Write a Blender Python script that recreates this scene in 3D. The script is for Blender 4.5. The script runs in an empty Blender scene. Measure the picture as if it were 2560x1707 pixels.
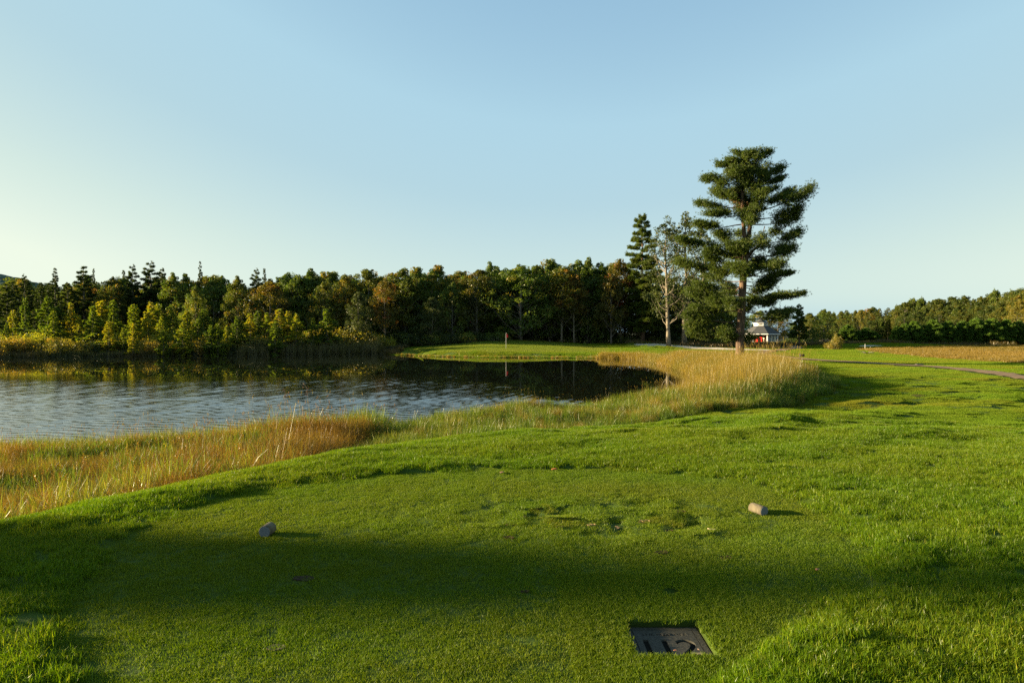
import bpy, math
import numpy as np
from mathutils import Vector, Matrix, Euler

rng = np.random.default_rng(11)
SC = bpy.context.scene
C = SC.collection
PI = math.pi
EYE = 1.65
F = 1707.0
PITCH = math.radians(0.79)
WATER_Z = -1.6
SUN_EL = math.radians(11.0)
LIGHT = np.array([1.0, -0.07, -math.tan(SUN_EL)])     # direction in which sunlight travels

# ------------------------------------------------------------------ helpers
def px(x, y, z=0.0):
    """ground point at height z seen at photo pixel (x, y)"""
    a = PITCH + math.atan((y - 853.5) / F)
    Y = (EYE - z) / math.tan(a)
    d = Y * math.cos(PITCH) + (EYE - z) * math.sin(PITCH)
    return ((x - 1280) / F * d, Y)

def ss(a, b, x):
    t = np.clip((x - a) / (b - a), 0, 1)
    return t * t * (3 - 2 * t)

def vnoise(x, y, seed=0):
    x = np.asarray(x, float); y = np.asarray(y, float)
    xi = np.floor(x).astype(np.int64); yi = np.floor(y).astype(np.int64)
    fx = x - xi; fy = y - yi
    fx = fx * fx * (3 - 2 * fx); fy = fy * fy * (3 - 2 * fy)
    def h(a, b):
        n = (a * 374761393 + b * 668265263 + seed * 974634777) & 0xFFFFFFFF
        n = ((n ^ (n >> 13)) * 1274126177) & 0xFFFFFFFF
        n = n ^ (n >> 16)
        return (n & 0xFFFF) / 65535.0
    a = h(xi, yi); b = h(xi + 1, yi); c = h(xi, yi + 1); d = h(xi + 1, yi + 1)
    return (a * (1 - fx) + b * fx) * (1 - fy) + (c * (1 - fx) + d * fx) * fy

def fbm(x, y, seed=0, o=3):
    s = 0; a = 1; n = 0
    for i in range(o):
        s = s + a * vnoise(x * 2 ** i, y * 2 ** i, seed + i * 7); n += a; a *= .5
    return s / n

def poly_sd(P, x, y):
    """signed distance to polygon, negative inside"""
    x = np.asarray(x, float); y = np.asarray(y, float)
    P = np.asarray(P, float); n = len(P)
    d2 = np.full(x.shape, 1e18); ins = np.zeros(x.shape, bool)
    for i in range(n):
        ax, ay = P[i]; bx, by = P[(i + 1) % n]
        ex, ey = bx - ax, by - ay
        t = np.clip(((x - ax) * ex + (y - ay) * ey) / (ex * ex + ey * ey + 1e-12), 0, 1)
        dx = x - ax - t * ex; dy = y - ay - t * ey
        d2 = np.minimum(d2, dx * dx + dy * dy)
        if ay != by:
            c = ((ay > y) != (by > y)) & (x < (bx - ax) * (y - ay) / (by - ay) + ax)
            ins ^= c
    d = np.sqrt(d2)
    return np.where(ins, -d, d)

def smooth_poly(P, k=3):
    P = np.asarray(P, float)
    for _ in range(k):
        Q = np.roll(P, -1, axis=0)
        P = np.stack([P * .75 + Q * .25, P * .25 + Q * .75], 1).reshape(-1, 2)
    return P

class MB:
    def __init__(s): s.v = []; s.f = []; s.t = []; s.n = 0
    def add(s, V, Fc, tint=0.5):
        V = np.asarray(V, float).reshape(-1, 3); Fc = np.asarray(Fc, np.int64)
        s.v.append(V); s.f.append(Fc + s.n); s.n += len(V)
        s.t.append(np.broadcast_to(np.asarray(tint, float), (len(V),)))
    def tube(s, pts, rad, sides=7, tint=.5, cap=True):
        pts = np.asarray(pts, float); m = len(pts)
        rad = np.broadcast_to(np.asarray(rad, float), (m,))
        tan = np.gradient(pts, axis=0); tan /= np.linalg.norm(tan, axis=1)[:, None] + 1e-9
        ref = np.where(np.abs(tan[:, 2:3]) > .9, [[1., 0, 0]], [[0, 0, 1.]])
        u = np.cross(tan, ref); u /= np.linalg.norm(u, axis=1)[:, None] + 1e-9
        w = np.cross(tan, u)
        a = np.arange(sides) * 2 * PI / sides
        V = pts[:, None] + rad[:, None, None] * (np.cos(a)[None, :, None] * u[:, None] + np.sin(a)[None, :, None] * w[:, None])
        i = np.arange(m - 1)[:, None]; j = np.arange(sides)[None]
        q = np.stack([i * sides + j, i * sides + (j + 1) % sides, (i + 1) * sides + (j + 1) % sides, (i + 1) * sides + j], -1).reshape(-1, 4)
        s.add(V, q, tint)
        if cap:
            s.f.append(np.array([[s.n - sides + k for k in range(sides)]]))
            s.f.append(np.array([[s.n - m * sides + k for k in range(sides)][::-1]]))
    def box(s, lo, hi, tint=.5):
        x0, y0, z0 = lo; x1, y1, z1 = hi
        s.add([(x0, y0, z0), (x1, y0, z0), (x1, y1, z0), (x0, y1, z0), (x0, y0, z1), (x1, y0, z1), (x1, y1, z1), (x0, y1, z1)],
              [(0, 3, 2, 1), (4, 5, 6, 7), (0, 1, 5, 4), (1, 2, 6, 5), (2, 3, 7, 6), (3, 0, 4, 7)], tint)
    def mesh(s, name, smooth=False):
        V = np.concatenate(s.v); T = np.concatenate(s.t)
        me = bpy.data.meshes.new(name)
        me.vertices.add(len(V)); me.vertices.foreach_set('co', V.astype(np.float32).ravel())
        loops = np.concatenate([f.ravel() for f in s.f]) if s.f else np.zeros(0, int)
        cnt = np.concatenate([np.full(len(f), f.shape[1]) for f in s.f]) if s.f else np.zeros(0, int)
        if len(cnt):
            me.loops.add(len(loops)); me.loops.foreach_set('vertex_index', loops.astype(np.int32))
            st = np.concatenate([[0], np.cumsum(cnt)[:-1]])
            me.polygons.add(len(cnt)); me.polygons.foreach_set('loop_start', st.astype(np.int32))
            me.polygons.foreach_set('use_smooth', np.full(len(cnt), smooth))
        a = me.attributes.new('tint', 'FLOAT', 'POINT'); a.data.foreach_set('value', T.astype(np.float32))
        me.update(calc_edges=True); me.validate()
        return me

def rand_unit(n):
    v = rng.normal(size=(n, 3)); return v / (np.linalg.norm(v, axis=1)[:, None] + 1e-9)

def leaves(mb, P, size, tint, flat=0.0, nb=None):
    """diamond leaves at P"""
    n = len(P)
    N = rand_unit(n)
    if nb is not None: N = N * .8 + nb
    N[:, 2] += flat; N /= np.linalg.norm(N, axis=1)[:, None] + 1e-9
    u = np.cross(N, rand_unit(n)); u /= np.linalg.norm(u, axis=1)[:, None] + 1e-9
    w = np.cross(N, u)
    s = (size * rng.uniform(.6, 1.3, n))[:, None]
    V = np.stack([P - u * s, P - w * s * .55, P + u * s, P + w * s * .55], 1)
    q = np.arange(n * 4).reshape(n, 4)
    mb.add(V.reshape(-1, 3), q, np.repeat(np.clip(tint, 0, 1), 4))

def tufts(mb, P, A, m, length, width, tint):
    """needle tufts: m thin triangles radiating from each point"""
    n = len(P)
    D = rng.normal(size=(n, m, 3)) * .75 + A[:, None]
    D /= np.linalg.norm(D, axis=2)[..., None] + 1e-9
    S = np.cross(D, rng.normal(size=(n, m, 3))); S /= np.linalg.norm(S, axis=2)[..., None] + 1e-9
    L = length * rng.uniform(.7, 1.25, (n, m, 1)); 
    c = P[:, None] + D * L * .0
    V = np.stack([c + D * L * .35 - S * width, c + D * L * .35 + S * width, c + D * L, c - D * L * .1], 2)
    V = V[:, :, [3, 0, 2, 1]]
    mb.add(V.reshape(-1, 3), np.arange(n * m * 4).reshape(-1, 4), np.repeat(np.clip(np.broadcast_to(tint, (n,)), 0, 1), m * 4))

def blades(mb, P, h, w, lean, segs, tint):
    n = len(P)
    az = rng.uniform(0, 2 * PI, n); fa = rng.uniform(0, 2 * PI, n)
    ld = np.stack([np.cos(az), np.sin(az), np.zeros(n)], 1)
    sd = np.stack([np.cos(fa), np.sin(fa), np.zeros(n)], 1)
    if segs == 1:
        V = np.stack([P - sd * w[:, None], P + sd * w[:, None], P + ld * (lean * h)[:, None] + np.array([0, 0, 1.]) * h[:, None]], 1)
        mb.add(V.reshape(-1, 3), np.arange(n * 3).reshape(-1, 3), np.repeat(tint, 3)); return
    rows = []
    for j in range(segs + 1):
        t = j / segs
        c = P + ld * (lean * h * t ** 2)[:, None] + np.array([0, 0, 1.]) * (h * (t - .35 * lean * t ** 3))[:, None]
        ww = (w * (1 - t ** 1.6 * .93))[:, None]
        rows += [c - sd * ww, c + sd * ww]
    V = np.stack(rows, 1); k = 2 * (segs + 1)
    q = np.array([(2 * j, 2 * j + 1, 2 * j + 3, 2 * j + 2) for j in range(segs)])
    mb.add(V.reshape(-1, 3), (np.arange(n)[:, None, None] * k + q[None]).reshape(-1, 4), np.repeat(tint, k))

# ------------------------------------------------------------------ materials
def newmat(name):
    m = bpy.data.materials.new(name); m.use_nodes = True
    nt = m.node_tree; nt.nodes.clear()
    out = nt.nodes.new('ShaderNodeOutputMaterial')
    return m, nt, out

def ramp(nt, cols, fac):
    r = nt.nodes.new('ShaderNodeValToRGB'); e = r.color_ramp.elements
    while len(e) < len(cols): e.new(.5)
    for k, (p, c) in enumerate(cols):
        e[k].position = p; e[k].color = (*c, 1)
    if fac is not None: nt.links.new(fac, r.inputs[0])
    return r.outputs[0]

def math_node(nt, op, a, b=None, clamp=False):
    n = nt.nodes.new('ShaderNodeMath'); n.operation = op; n.use_clamp = clamp
    for i, v in enumerate((a, b)):
        if v is None: continue
        if isinstance(v, (int, float)): n.inputs[i].default_value = v
        else: nt.links.new(v, n.inputs[i])
    return n.outputs[0]

def mixc(nt, fac, a, b, mode='MIX'):
    n = nt.nodes.new('ShaderNodeMix'); n.data_type = 'RGBA'; n.blend_type = mode
    for s, v in ((n.inputs[0], fac), (n.inputs[6], a), (n.inputs[7], b)):
        if isinstance(v, (int, float)): s.default_value = v
        elif isinstance(v, tuple): s.default_value = (*v, 1)
        else: nt.links.new(v, s)
    return n.outputs[2]

def noise(nt, scale, detail=3, vec=None, rough=.5):
    n = nt.nodes.new('ShaderNodeTexNoise'); n.inputs['Scale'].default_value = scale
    n.inputs['Detail'].default_value = detail; n.inputs['Roughness'].default_value = rough
    if vec is not None: nt.links.new(vec, n.inputs['Vector'])
    return n.outputs['Fac']

def attr(nt, name, kind='GEOMETRY'):
    n = nt.nodes.new('ShaderNodeAttribute'); n.attribute_name = name; n.attribute_type = kind
    return n.outputs['Fac']

def position(nt):
    return nt.nodes.new('ShaderNodeNewGeometry').outputs['Position']

def leafshade(nt, out, col, trans=.35, gloss=.06, rough=.45, tcol=None):
    d = nt.nodes.new('ShaderNodeBsdfDiffuse'); t = nt.nodes.new('ShaderNodeBsdfTranslucent')
    g = nt.nodes.new('ShaderNodeBsdfGlossy'); g.inputs['Roughness'].default_value = rough
    g.inputs['Color'].default_value = (1, 1, .9, 1)
    nt.links.new(col, d.inputs[0])
    if tcol is None:
        tcol = mixc(nt, 1.0, col, (1.28, 1.25, .4), 'MULTIPLY')
    nt.links.new(tcol, t.inputs[0])
    m1 = nt.nodes.new('ShaderNodeMixShader'); m1.inputs[0].default_value = trans
    nt.links.new(d.outputs[0], m1.inputs[1]); nt.links.new(t.outputs[0], m1.inputs[2])
    m2 = nt.nodes.new('ShaderNodeMixShader'); m2.inputs[0].default_value = gloss
    nt.links.new(m1.outputs[0], m2.inputs[1]); nt.links.new(g.outputs[0], m2.inputs[2])
    nt.links.new(m2.outputs[0], out.inputs[0])

def kscale(cols, k=(1, 1, 1), ka=.52): return [(p, tuple(c * ka * kk for c, kk in zip(col, k))) for p, col in cols]
def foliage(name, cols, trans=.3, gloss=.015, var=.25):
    gloss = min(gloss, .015); cols = kscale(cols, ka=.68); trans += .08
    m, nt, out = newmat(name)
    oi = nt.nodes.new('ShaderNodeObjectInfo').outputs['Random']
    t = math_node(nt, 'ADD', attr(nt, 'tint'), math_node(nt, 'MULTIPLY', math_node(nt, 'SUBTRACT', oi, .5), var), True)
    leafshade(nt, out, ramp(nt, cols, t), trans, gloss)
    return m

def grassmat(name, green, dry, trans=.35, gloss=.1, scale=.35, rough=.35, kg=(1, 1, 1), kd=(1, 1, 1)):
    m, nt, out = newmat(name)
    t = attr(nt, 'tint')
    c1 = ramp(nt, kscale(green, kg), t); c2 = ramp(nt, kscale(dry, kd), t)
    f = attr(nt, 'ctint', 'INSTANCER')
    n = noise(nt, scale, 3, position(nt))
    f2 = math_node(nt, 'ADD', f, math_node(nt, 'MULTIPLY', math_node(nt, 'SUBTRACT', n, .5), .5), True)
    leafshade(nt, out, mixc(nt, f2, c1, c2), trans, gloss, rough)
    return m

def plain(name, col, rough=.6, var=.15, scale=8, metal=0, bump=0, spec=.4):
    col = tuple(c * .75 for c in col)
    m, nt, out = newmat(name)
    b = nt.nodes.new('ShaderNodeBsdfPrincipled')
    tc = nt.nodes.new('ShaderNodeTexCoord').outputs['Object']
    n = noise(nt, scale, 5, tc)
    lo = tuple(c * (1 - var) for c in col); hi = tuple(min(1, c * (1 + var)) for c in col)
    nt.links.new(ramp(nt, [(.3, lo), (.7, hi)], n), b.inputs['Base Color'])
    b.inputs['Roughness'].default_value = rough; b.inputs['Metallic'].default_value = metal
    b.inputs['Specular IOR Level'].default_value = spec
    if bump:
        bp = nt.nodes.new('ShaderNodeBump'); bp.inputs['Strength'].default_value = bump; bp.inputs['Distance'].default_value = .02
        nt.links.new(n, bp.inputs['Height']); nt.links.new(bp.outputs[0], b.inputs['Normal'])
    nt.links.new(b.outputs[0], out.inputs[0])
    return m

def barkmat(name, c0, c1, scale=9, stretch=.15, bump=.7):
    c0 = tuple(c * .75 for c in c0); c1 = tuple(c * .75 for c in c1)
    m, nt, out = newmat(name)
    b = nt.nodes.new('ShaderNodeBsdfPrincipled')
    tc = nt.nodes.new('ShaderNodeTexCoord').outputs['Object']
    mp = nt.nodes.new('ShaderNodeMapping'); mp.inputs['Scale'].default_value = (1, 1, stretch); nt.links.new(tc, mp.inputs[0])
    n = noise(nt, scale, 6, mp.outputs[0], .65)
    nt.links.new(ramp(nt, [(.35, c0), (.62, c1)], n), b.inputs['Base Color'])
    b.inputs['Roughness'].default_value = .9; b.inputs['Specular IOR Level'].default_value = .2
    bp = nt.nodes.new('ShaderNodeBump'); bp.inputs['Strength'].default_value = bump; bp.inputs['Distance'].default_value = .06
    nt.links.new(n, bp.inputs['Height']); nt.links.new(bp.outputs[0], b.inputs['Normal'])
    nt.links.new(b.outputs[0], out.inputs[0])
    return m

M = {}
M['pine_needles'] = foliage('pine_needles', [(0, (.034, .062, .012)), (.5, (.085, .13, .02)), (1, (.19, .22, .03))], .25, .03, .1)
M['conifer_dark'] = foliage('conifer_dark', [(0, (.028, .05, .014)), (.6, (.06, .09, .02)), (1, (.12, .14, .028))], .25, .03, .3)
M['larch'] = foliage('larch', [(0, (.06, .11, .018)), (.4, (.20, .27, .022)), (.75, (.40, .36, .028)), (1, (.54, .36, .03))], .4, .03, .6)
M['leaf_green'] = foliage('leaf_green', [(0, (.055, .10, .018)), (.45, (.11, .17, .024)), (.75, (.20, .22, .028)), (1, (.33, .22, .03))], .35, .05, .3)
M['leaf_mixed'] = foliage('leaf_mixed', [(0, (.06, .10, .018)), (.5, (.14, .16, .022)), (.8, (.28, .19, .025)), (1, (.40, .16, .025))], .35, .05, .3)
M['leaf_red'] = foliage('leaf_red', [(0, (.06, .08, .015)), (.5, (.13, .12, .018)), (.85, (.22, .13, .02)), (1, (.36, .07, .02))], .35, .05, .25)
M['bushy'] = foliage('bushy', [(0, (.05, .10, .018)), (.5, (.11, .20, .03)), (1, (.20, .30, .04))], .35, .01, .15)
M['olive'] = foliage('olive', [(0, (.04, .07, .015)), (.45, (.085, .115, .02)), (.75, (.15, .16, .025)), (1, (.24, .19, .03))], .35, .01, .35)
M['leaf_silver'] = foliage('leaf_silver', [(0, (.035, .055, .016)), (.5, (.075, .10, .025)), (1, (.14, .155, .04))], .3, .1, .2)
M['leaf_yellow'] = foliage('leaf_yellow', [(0, (.11, .13, .02)), (.5, (.24, .21, .025)), (1, (.42, .27, .03))], .4, .05, .25)
M['shrub_orange'] = foliage('shrub_orange', [(0, (.10, .11, .02)), (.5, (.30, .25, .03)), (1, (.46, .25, .05))], .35, .03, .5)
M['shrub_dark'] = foliage('shrub_dark', [(0, (.02, .04, .012)), (.6, (.045, .07, .018)), (1, (.12, .11, .02))], .3, .03, .3)
M['bark_pine'] = barkmat('bark_pine', (.045, .03, .02), (.19, .125, .08))
M['bark_grey'] = barkmat('bark_grey', (.09, .08, .065), (.22, .19, .15))
M['bark_pale'] = barkmat('bark_pale', (.11, .09, .065), (.27, .23, .16), 5, .6, .3)

# ------------------------------------------------------------------ object helpers
def link(name, me, mat=None, parent=None, loc=None, rz=0, sc=None):
    o = bpy.data.objects.new(name, me); C.objects.link(o)
    if mat is not None and len(me.materials) == 0: me.materials.append(mat)
    if parent: o.parent = parent
    if loc is not None: o.location = loc
    o.rotation_euler = (0, 0, rz)
    if sc: o.scale = sc
    return o

def tag(o, label=None, cat=None, group=None, kind=None):
    if label: o['label'] = label
    if cat: o['category'] = cat
    if group: o['group'] = group
    if kind: o['kind'] = kind
    return o

def empty(name, loc, label, cat, group=None, rz=0):
    o = bpy.data.objects.new(name, None); C.objects.link(o)
    o.location = loc; o.rotation_euler = (0, 0, rz); o.empty_display_size = .3
    return tag(o, label, cat, group)

# ------------------------------------------------------------------ terrain
POND = smooth_poly([(-60, 13), (-30, 15), (-20, 16.3), (-14, 17), (-10, 17.6), (-7, 18.6), (-4, 20.6), (-1.2, 23.8), (2, 25), (4.5, 27), (6.5, 30),
                    (9.0, 33.5), (11.2, 40), (12.7, 45.5), (14.0, 51), (15.2, 62), (15.6, 74), (15.2, 81), (11, 84), (5, 85.5), (0, 86), (-6, 87.5),
                    (-11, 90), (-15, 95), (-19, 103), (-23, 103), (-33, 97), (-44, 92), (-56, 89), (-70, 84), (-100, 76), (-140, 60), (-150, 30), (-100, 12)], 2)
PLATEAU = smooth_poly([(-6.5, -8), (-5.6, 3), (-4.25, 5.2), (-3.45, 6.8), (-2.5, 8.3), (-1.1, 9.8), (0.6, 10.8), (2.5, 10.8), (4.5, 9.8), (6, 8), (7, 5), (8, 0), (8, -8)], 2)
_T = [(150, 1707), (120, 1560), (190, 1440), (300, 1340), (480, 1255), (740, 1205), (1000, 1182), (1280, 1170), (1560, 1172), (1800, 1190), (1960, 1225), (2120, 1300),
      (2210, 1385), (2190, 1440), (2060, 1540), (1900, 1640), (1780, 1707)]
TEE = smooth_poly([px(*p) for p in _T] + [(.9, 2.2), (-1.8, 2.2)], 1)
REED = smooth_poly([(-60, 3), (-30, 4.0), (-14, 4.4), (-9, 4.9), (-5.7, 6.3), (-4.6, 8.2), (-3.2, 10.6), (-1.9, 13.2), (0, 15.0), (2, 17), (5, 19.0), (8.6, 22.8), (14.2, 30.0),
                    (17.0, 36), (18.6, 45), (21.4, 55), (22, 64), (18, 75), (15.5, 84), (10, 86), (12, 70), (10, 45), (2, 30), (-10, 26), (-60, 24)], 1)
BUNK = smooth_poly([(19.4, 112), (20.3, 106.5), (24, 102.5), (30, 100.2), (36, 99.3), (42, 101), (38, 104), (31, 106), (27, 110.5), (23, 114.5)], 2)
GREEN = smooth_poly([(-19, 101), (-12, 95), (-4, 92), (6, 92), (13, 95), (16, 103), (12, 112), (2, 117), (-6, 116), (-13, 110), (-18, 104)], 2)
PLX, PLY = (.640, 1.055), (3.475, 3.880)      # the pit of the yardage plate

def mound(x, y):
    d = np.maximum(poly_sd(PLATEAU, x, y), 0)
    w = 3.6 + 2 * ss(-4, 0, x) + 10 * ss(0.5, 7, x)
    return ss(0, 1, d / w)

def ground_z(x, y):
    x = np.asarray(x, float); y = np.asarray(y, float)
    sh = poly_sd(POND, x, y)
    L = -1.02 + .16 * (fbm(x / 14, y / 14, 3) - .5) + .0 * x
    L = L - .25 * ss(0, -6, x) * ss(30, 18, y)
    L = L + .4 * ss(60, 100, y) * ss(140, 120, y) * ss(48, 75, x) * fbm(x / 30, y / 30, 8) - .3 * ss(128, 165, y)
    L = L - .1 * ss(70, 90, y) * ss(-15, -25, x)
    L = L + .45 * np.exp(-(((x - 68) / 12) ** 2 + ((y - 127) / 4.5) ** 2))
    # green complex
    zc = np.interp(x, [-30, -21, -12, -5, 0, 6, 12.5, 20, 26, 34, 44], [-1.25, -1.15, -.35, .28, .3, .02, -.38, -.32, -.36, -.6, -.95])
    t = np.clip((y - 85) / 30, 0, 1)
    G = -1.42 + (zc + 1.42) * t ** 1.05
    G = G * (1 - ss(116, 130, y)) + -.95 * ss(116, 130, y)
    gm = ss(84, 87, y) * ss(-32, -26, x) * ss(46, 36, x) * ss(140, 125, y)
    L = L * (1 - gm) + G * gm
    m = mound(x, y)
    z = 0 * (1 - m) + L * m
    # long-wave relief of the lawn and the rough, flat on the tee and the green
    td = poly_sd(TEE, x, y); gd = poly_sd(GREEN, x, y)
    rough = ss(-.02, .12, td)
    near = ss(60, 25, y)
    z = z + near * rough * (.07 * (fbm(x * .9, y * 2.0, 21, 3) - .5) + (.045 - .03 * ss(6.5, 10, y)) * (fbm(x * 2.6, y * 4.2, 5, 2) - .5) + .034)
    z = z + near * ss(8, 14, y) * rough * .42 * (fbm(x * .48 + y * .12, y * .85 - x * .38, 31, 3) - .5)
    z = z + near * (1 - rough) * (.012 * (fbm(x * 3, y * 3, 9) - .5))
    # worn hollows in the middle of the tee
    w = np.exp(-(((x - .75) / 1.3) ** 2 + ((y - 6.1) / .55) ** 2))
    z = z - w * .06 * ss(.5, .75, fbm(x * 5.5, y * 4.5, 77, 2))
    z = z + ss(60, 90, y) * ss(1, 4, gd) * .10 * (fbm(x * .5, y * .5, 41) - .5)
    # bunker
    bd = poly_sd(BUNK, x, y)
    z = z - ss(.1, -1.3, bd) * (.38 - .28 * ss(24, 30, x))
    z = z + .22 * np.exp(-((bd - .7) / .8) ** 2) * ss(28, 22, x) * ss(1.2, .0, bd * 0)
    # banks
    bw = 2.2 + 3 * ss(70, 85, y)
    k = ss(-1.2, bw, sh)
    z = -2.35 * (1 - k) + z * k
    z = np.where(sh > 0, np.maximum(z, WATER_Z + .04 + 0 * sh), z)
    return z

def gz(x, y): return float(ground_z(np.array([x]), np.array([y]))[0])

def grid_lines(segs):
    out = []
    for a, b, s in segs:
        out.append(np.arange(a, b - 1e-9, s) if s > 0 else [a])
    return np.unique(np.round(np.concatenate(out), 5))

xl = grid_lines([(-5000, -1000, 500), (-1000, -240, 95), (-240, -100, 10), (-100, -50, 2.5), (-50, -12, .7), (-12, -5, .2), (-5, 7, .085), (7, 14, .2), (14, 50, .7), (50, 120, 2.5), (120, 240, 10), (240, 1000, 95), (1000, 5001, 500)])
yl = grid_lines([(-2000, -200, 300), (-200, -20, 30), (-20, 1.5, 1.2), (1.5, 12, .085), (12, 22, .2), (22, 50, .35), (50, 130, .7), (130, 200, 4), (200, 400, 20), (400, 1200, 100), (1200, 6001, 600)])
e = .004
def pit_lines(l, a, b):
    l = l[(np.abs(l - a) > .02) & (np.abs(l - b) > .02)]
    return np.unique(np.concatenate([l, [a - e, a, b, b + e]]))
xl = pit_lines(xl, *PLX); yl = pit_lines(yl, *PLY)
X, Y = np.meshgrid(xl, yl)
Z = ground_z(X, Y)
pit = (X >= PLX[0] - 1e-4) & (X <= PLX[1] + 1e-4) & (Y >= PLY[0] - 1e-4) & (Y <= PLY[1] + 1e-4)
Z[pit] = -.075
HX, HY = 1.015, 4.32            # small dark hole behind the plate
Z -= .09 * np.exp(-(((X - HX) / .065) ** 2 + ((Y - HY) / .06) ** 4))
far = np.hypot(X, Y)
mb = MB()
nx, ny = len(xl), len(yl)
i = np.arange(ny - 1)[:, None]; j = np.arange(nx - 1)[None]
q = np.stack([i * nx + j, i * nx + j + 1, (i + 1) * nx + j + 1, (i + 1) * nx + j], -1).reshape(-1, 4)
mb.add(np.stack([X, Y, Z], -1).reshape(-1, 3), q, 0.0)
gme = mb.mesh('ground', True); gq = q

def zone_masks(x, y):
    td = poly_sd(TEE, x, y); sh = poly_sd(POND, x, y); gd = poly_sd(GREEN, x, y)
    return td, sh, gd

td, sh, gd = zone_masks(X, Y)
GREENC = np.array([.055, .095, .012]); DIRT = np.array([.045, .035, .02]); TURF = np.array([.085, .125, .014])
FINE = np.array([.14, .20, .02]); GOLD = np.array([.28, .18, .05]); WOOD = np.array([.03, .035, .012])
col = np.broadcast_to(GREENC, X.shape + (3,)).copy()
def lay(mask, c):
    global col
    col = col * (1 - mask[..., None]) + np.asarray(c) * mask[..., None]
NATIVE = smooth_poly([(51, 102), (46, 80), (44.5, 67), (43.5, 57), (56, 47), (90, 44), (150, 60), (190, 100), (120, 128), (84, 124), (70, 112), (60, 108)], 2)
nd = poly_sd(NATIVE, X, Y)
n1 = fbm(X / 3, Y / 3, 2)
lay(ss(50, 80, Y) * ss(2, 6, sh), TURF)
lay(ss(0, -.6, td), GREENC * .9)
lay(ss(.5, .72, fbm(X * .25, Y * .6, 90)) * ss(18, 26, Y) * ss(90, 60, Y) * .35, [.16, .09, .02])
lay(ss(.3, -.6, gd), FINE)
lay(ss(1.5, -1.5, nd), GOLD)
rd = poly_sd(REED, X, Y)
lay(ss(.3, -.5, rd), DIRT)
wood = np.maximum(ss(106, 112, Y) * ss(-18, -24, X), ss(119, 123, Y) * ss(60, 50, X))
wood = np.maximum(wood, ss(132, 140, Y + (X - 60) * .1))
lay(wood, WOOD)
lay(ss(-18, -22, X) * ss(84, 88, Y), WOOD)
lay(ss(.5, .0, sh), DIRT * .8)
lay(pit * 1.0, [.03, .025, .012])
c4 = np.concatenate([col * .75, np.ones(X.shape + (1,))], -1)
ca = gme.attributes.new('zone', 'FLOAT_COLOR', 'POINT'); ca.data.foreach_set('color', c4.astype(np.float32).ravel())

m, nt, out = newmat('ground_turf')
b = nt.nodes.new('ShaderNodeBsdfPrincipled')
a = nt.nodes.new('ShaderNodeAttribute'); a.attribute_name = 'zone'
P = position(nt)
nn = noise(nt, 1.3, 6, P, .7)
cc = mixc(nt, 1.0, a.outputs['Color'], ramp(nt, [(.3, (.72, .72, .7)), (.7, (1.25, 1.22, 1.1))], nn), 'MULTIPLY')
nt.links.new(cc, b.inputs['Base Color']); b.inputs['Roughness'].default_value = .95; b.inputs['Specular IOR Level'].default_value = .1
bp = nt.nodes.new('ShaderNodeBump'); bp.inputs['Strength'].default_value = .6; bp.inputs['Distance'].default_value = .05
nt.links.new(noise(nt, 9, 6, P, .8), bp.inputs['Height']); nt.links.new(bp.outputs[0], b.inputs['Normal'])
nt.links.new(b.outputs[0], out.inputs[0])
_pv = pit.ravel()
_pit2 = (X > PLX[0] - .06) & (X < PLX[1] + .06) & (Y > PLY[0] - .06) & (Y < PLY[1] + .06)
_pf = _pit2.ravel()[gq].any(1)
gme.polygons.foreach_set('use_smooth', ~_pf)
ground = link('ground', gme, m); tag(ground, kind='structure')

# strips of the ground laid over it as sheets
def sheet(name, poly, mat, lift, step, label=None):
    P = np.asarray(poly); lo = P.min(0); hi = P.max(0)
    gx = np.arange(lo[0] - step, hi[0] + step, step); gy = np.arange(lo[1] - step, hi[1] + step, step)
    XX, YY = np.meshgrid(gx, gy); sd = poly_sd(P, XX, YY)
    nx, ny = len(gx), len(gy)
    keep = (sd < step * .75)
    # pull outer vertices back on to the outline
    g = .01
    dx = (poly_sd(P, XX + g, YY) - sd) / g; dy = (poly_sd(P, XX, YY + g) - sd) / g
    o = sd > 0
    XX = np.where(o, XX - dx * sd, XX); YY = np.where(o, YY - dy * sd, YY)
    ZZ = ground_z(XX, YY) + lift
    i = np.arange(ny - 1)[:, None]; j = np.arange(nx - 1)[None]
    q = np.stack([i * nx + j, i * nx + j + 1, (i + 1) * nx + j + 1, (i + 1) * nx + j], -1).reshape(-1, 4)
    kf = keep.ravel()[q].all(1)
    mb = MB(); mb.add(np.stack([XX, YY, ZZ], -1).reshape(-1, 3), q[kf], 0)
    return tag(link(name, mb.mesh(name, True), mat), kind='structure')

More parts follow.
